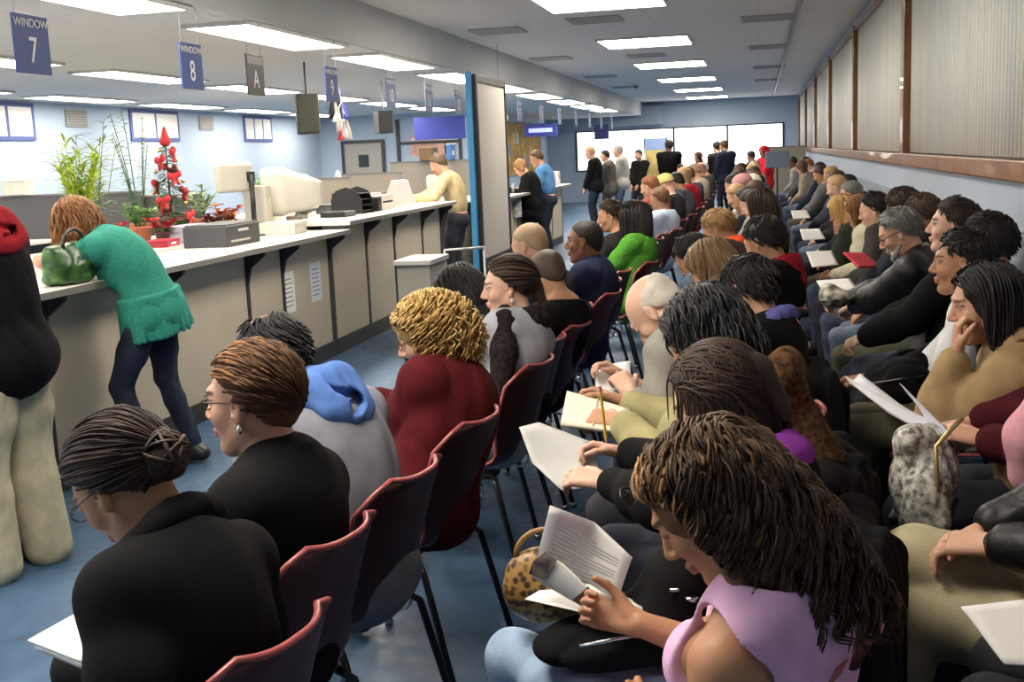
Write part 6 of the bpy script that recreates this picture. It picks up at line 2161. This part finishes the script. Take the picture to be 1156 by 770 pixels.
sheet('red_booklet', a4((.52, 7.62, .945), (.66, 7.72, .93), (.74, 7.55, .86), (.60, 7.45, .865)), mat('red_cover', (.42, .02, .04), .5), 'dark red booklet held upright along the wall row', 'booklet', th=.01)
sheet('paper_sheet', a4((.34, 7.35, .80), (.55, 7.45, .80), (.58, 7.20, .76), (.37, 7.1, .76)), PAPER, 'white paper just below the red booklet', 'paper')
sheet('paper_sheet', a4((.33, 8.70, .86), (.52, 8.85, .85), (.55, 8.5, .78), (.36, 8.35, .78)), PAPER, 'white paper held beyond the red booklet', 'paper')
sheet('paper_sheet', a4((.36, 11.0, .86), (.55, 11.15, .85), (.58, 10.8, .78), (.38, 10.7, .78)), PAPER, 'white paper in the lap of the grizzled person in charcoal', 'paper')
sheet('paper_sheet', a4((.36, 14.1, .86), (.55, 14.25, .85), (.58, 13.9, .78), (.38, 13.8, .78)), PAPER, 'white paper far along the wall row', 'paper')
sheet('paper_sheet', a4((-.58, 4.02, .89), (-.46, 4.08, .90), (-.44, 3.92, .82), (-.56, 3.88, .82)), PAPER, 'white slip held by the bald elderly man', 'paper')
e = empty('mobile_phone', (-1.40, 3.80, .845), math.radians(20), 'small dark phone in the hands of the woman with curly blonde hair', 'phone')
MB().box(-.06, .06, -.03, .03, -.008, .008, Ry(25), V(0, 0, 0)).build('casing', BLACK, e, bevel=.004)
MB().box(-.05, .05, -.025, .025, .0082, .009, Ry(25), V(0, 0, 0)).build('screen', SCREEN, e)

# coats hung over two chair backs of the middle row


def coat(x, y, label, hood=None, w_=.24):
    e = empty('draped_coat', (x, y, 0), math.radians(170), label, 'coat')
    S = SDF(.009)
    S.cap((-.27, -w_ + .04, .82), (-.27, w_ - .04, .82), .055, None, .03)
    S.ell((-.345, 0, .60), (.045, w_, .26), k=.04)
    S.ell((-.17, 0, .66), (.035, w_ - .03, .17), k=.04)
    for sg in (1, -1):
        S.cap((-.33, sg * w_, .72), (-.34, sg * (w_ + .02), .36), .055, .045, .03)
    S.noise(.012, 18, int(y * 10), True).noise(.005, 42, int(y * 10) + 1, True)
    v, Q = S.mesh()
    mesh_np('coat_body', v, Q, m=cloth((.011, .011, .012), 'plain'), parent=e)
    if hood:
        S = SDF(.008)
        S.ell((-.165, .02, 1.06), (.055, .075, .085), k=.02).cap((-.27, .02, .85), (-.18, .02, 1.0), .05, .05, .04)
        S.noise(.006, 60, 9)
        v, Q = S.mesh()
        mesh_np('hood', v, Q, m=cloth(hood, 'fur'), parent=e)


coat(-.10, 2.42, 'black coat draped over the chair of the woman with smooth hair')
coat(-.10, 3.00, 'black coat with brown hood draped over the chair of the wavy haired man', (.13, .065, .03))
coat(-.10, 4.16, 'black coat draped over the chair of the man showing one ear')

# ---------------------------------------------------------------- far end of the room
e = empty('poster_stand', (-2.28, 26.4, 0), 0, 'yellow poster with blue heading on a stand before the bright window', 'poster stand')
MB().box(-.24, .24, -.02, .02, .80, 1.88).build('board', mat('poster_yellow', (.62, .50, .18), .6, vary=.15, vscale=6), e)
MB().box(-.24, .24, -.024, -.02, 1.62, 1.88).build('heading', mat('poster_blue', (.25, .35, .62), .6), e)
MB().box(-.24, .24, -.024, -.02, .80, 1.0).build('footer', mat('poster_grey', (.20, .24, .28), .6), e)
for sx in (-.25, .25):
    MB().tube([(sx, .0, 1.9), (sx * 1.2, -.18, 0)], .014, 6).build('leg', BLACK, e)
MB().tube([(0, .02, 1.85), (0, .4, 0)], .014, 6).build('leg', BLACK, e)
e = empty('standing_screen', (.36, 24.6, 0), math.radians(8), 'blue grey screen on a thin pole near the far right corner', 'screen')
MB().box(-.24, .24, -.03, .03, 1.16, 1.50).build('panel', mat('bluegrey_panel', (.16, .21, .26), .5), e, bevel=.02)
MB().tube([(0, .0, 0.02), (0, 0, 1.2)], .018, 8).build('pole', BLACK, e)
MB().lathe([(.001, 0), (.2, 0), (.2, .02), (.03, .03)], (0, 0, 0), 16).build('base', BLACK, e)
partition(.66, 30.0, .95, .06, 1.58, TAUPE, 'beige partition screen at the far right end of the hall')
e = empty('balloon', (-.45, 37.6, 1.95), 0, 'small gold wall emblem between two window dividers', 'emblem')
MB().lathe([(.001, -.02), (.16, -.02), (.16, .02), (.001, .02)], (0, 0, 0), 20).build('disc', mat('emblem_gold', (.5, .42, .2), .5), e)
bpy.data.objects.remove(bpy.data.objects['disc'])
bpy.data.objects.remove(e)
e = empty('shopping_bag', (-3.62, 17.05, .72), math.radians(20), 'black and white shopping bag hanging at the side of the woman in black', 'bag')
MB().box(-.10, .10, -.16, .16, 0, .36).build('body', mat('bw_print', (.62, .62, .60), .6, col2=(.02, .02, .02), vscale=6), e, bevel=.01)
MB().tube([(0, -.08, .36), (0, -.06, .50), (0, .06, .50), (0, .08, .36)], .006, 6).build('handle', WHITE, e, smooth=True)
for x, y, z, l, c in ((-3.62, 19.6, 1.08, 'black desk machine on the distant counter', (.03, .03, .035)), (-3.66, 20.6, 1.08, 'white desk machine on the distant counter', (.6, .58, .55))):
    flat_box('counter_machine', x, y, z, .1, .3, .4, .24, mat('machine_%d' % int(c[0] * 100), c, .5), l, 'machine', [('paper_slot', (.15, .153, -.14, .14, .12, .14), SCREEN)])
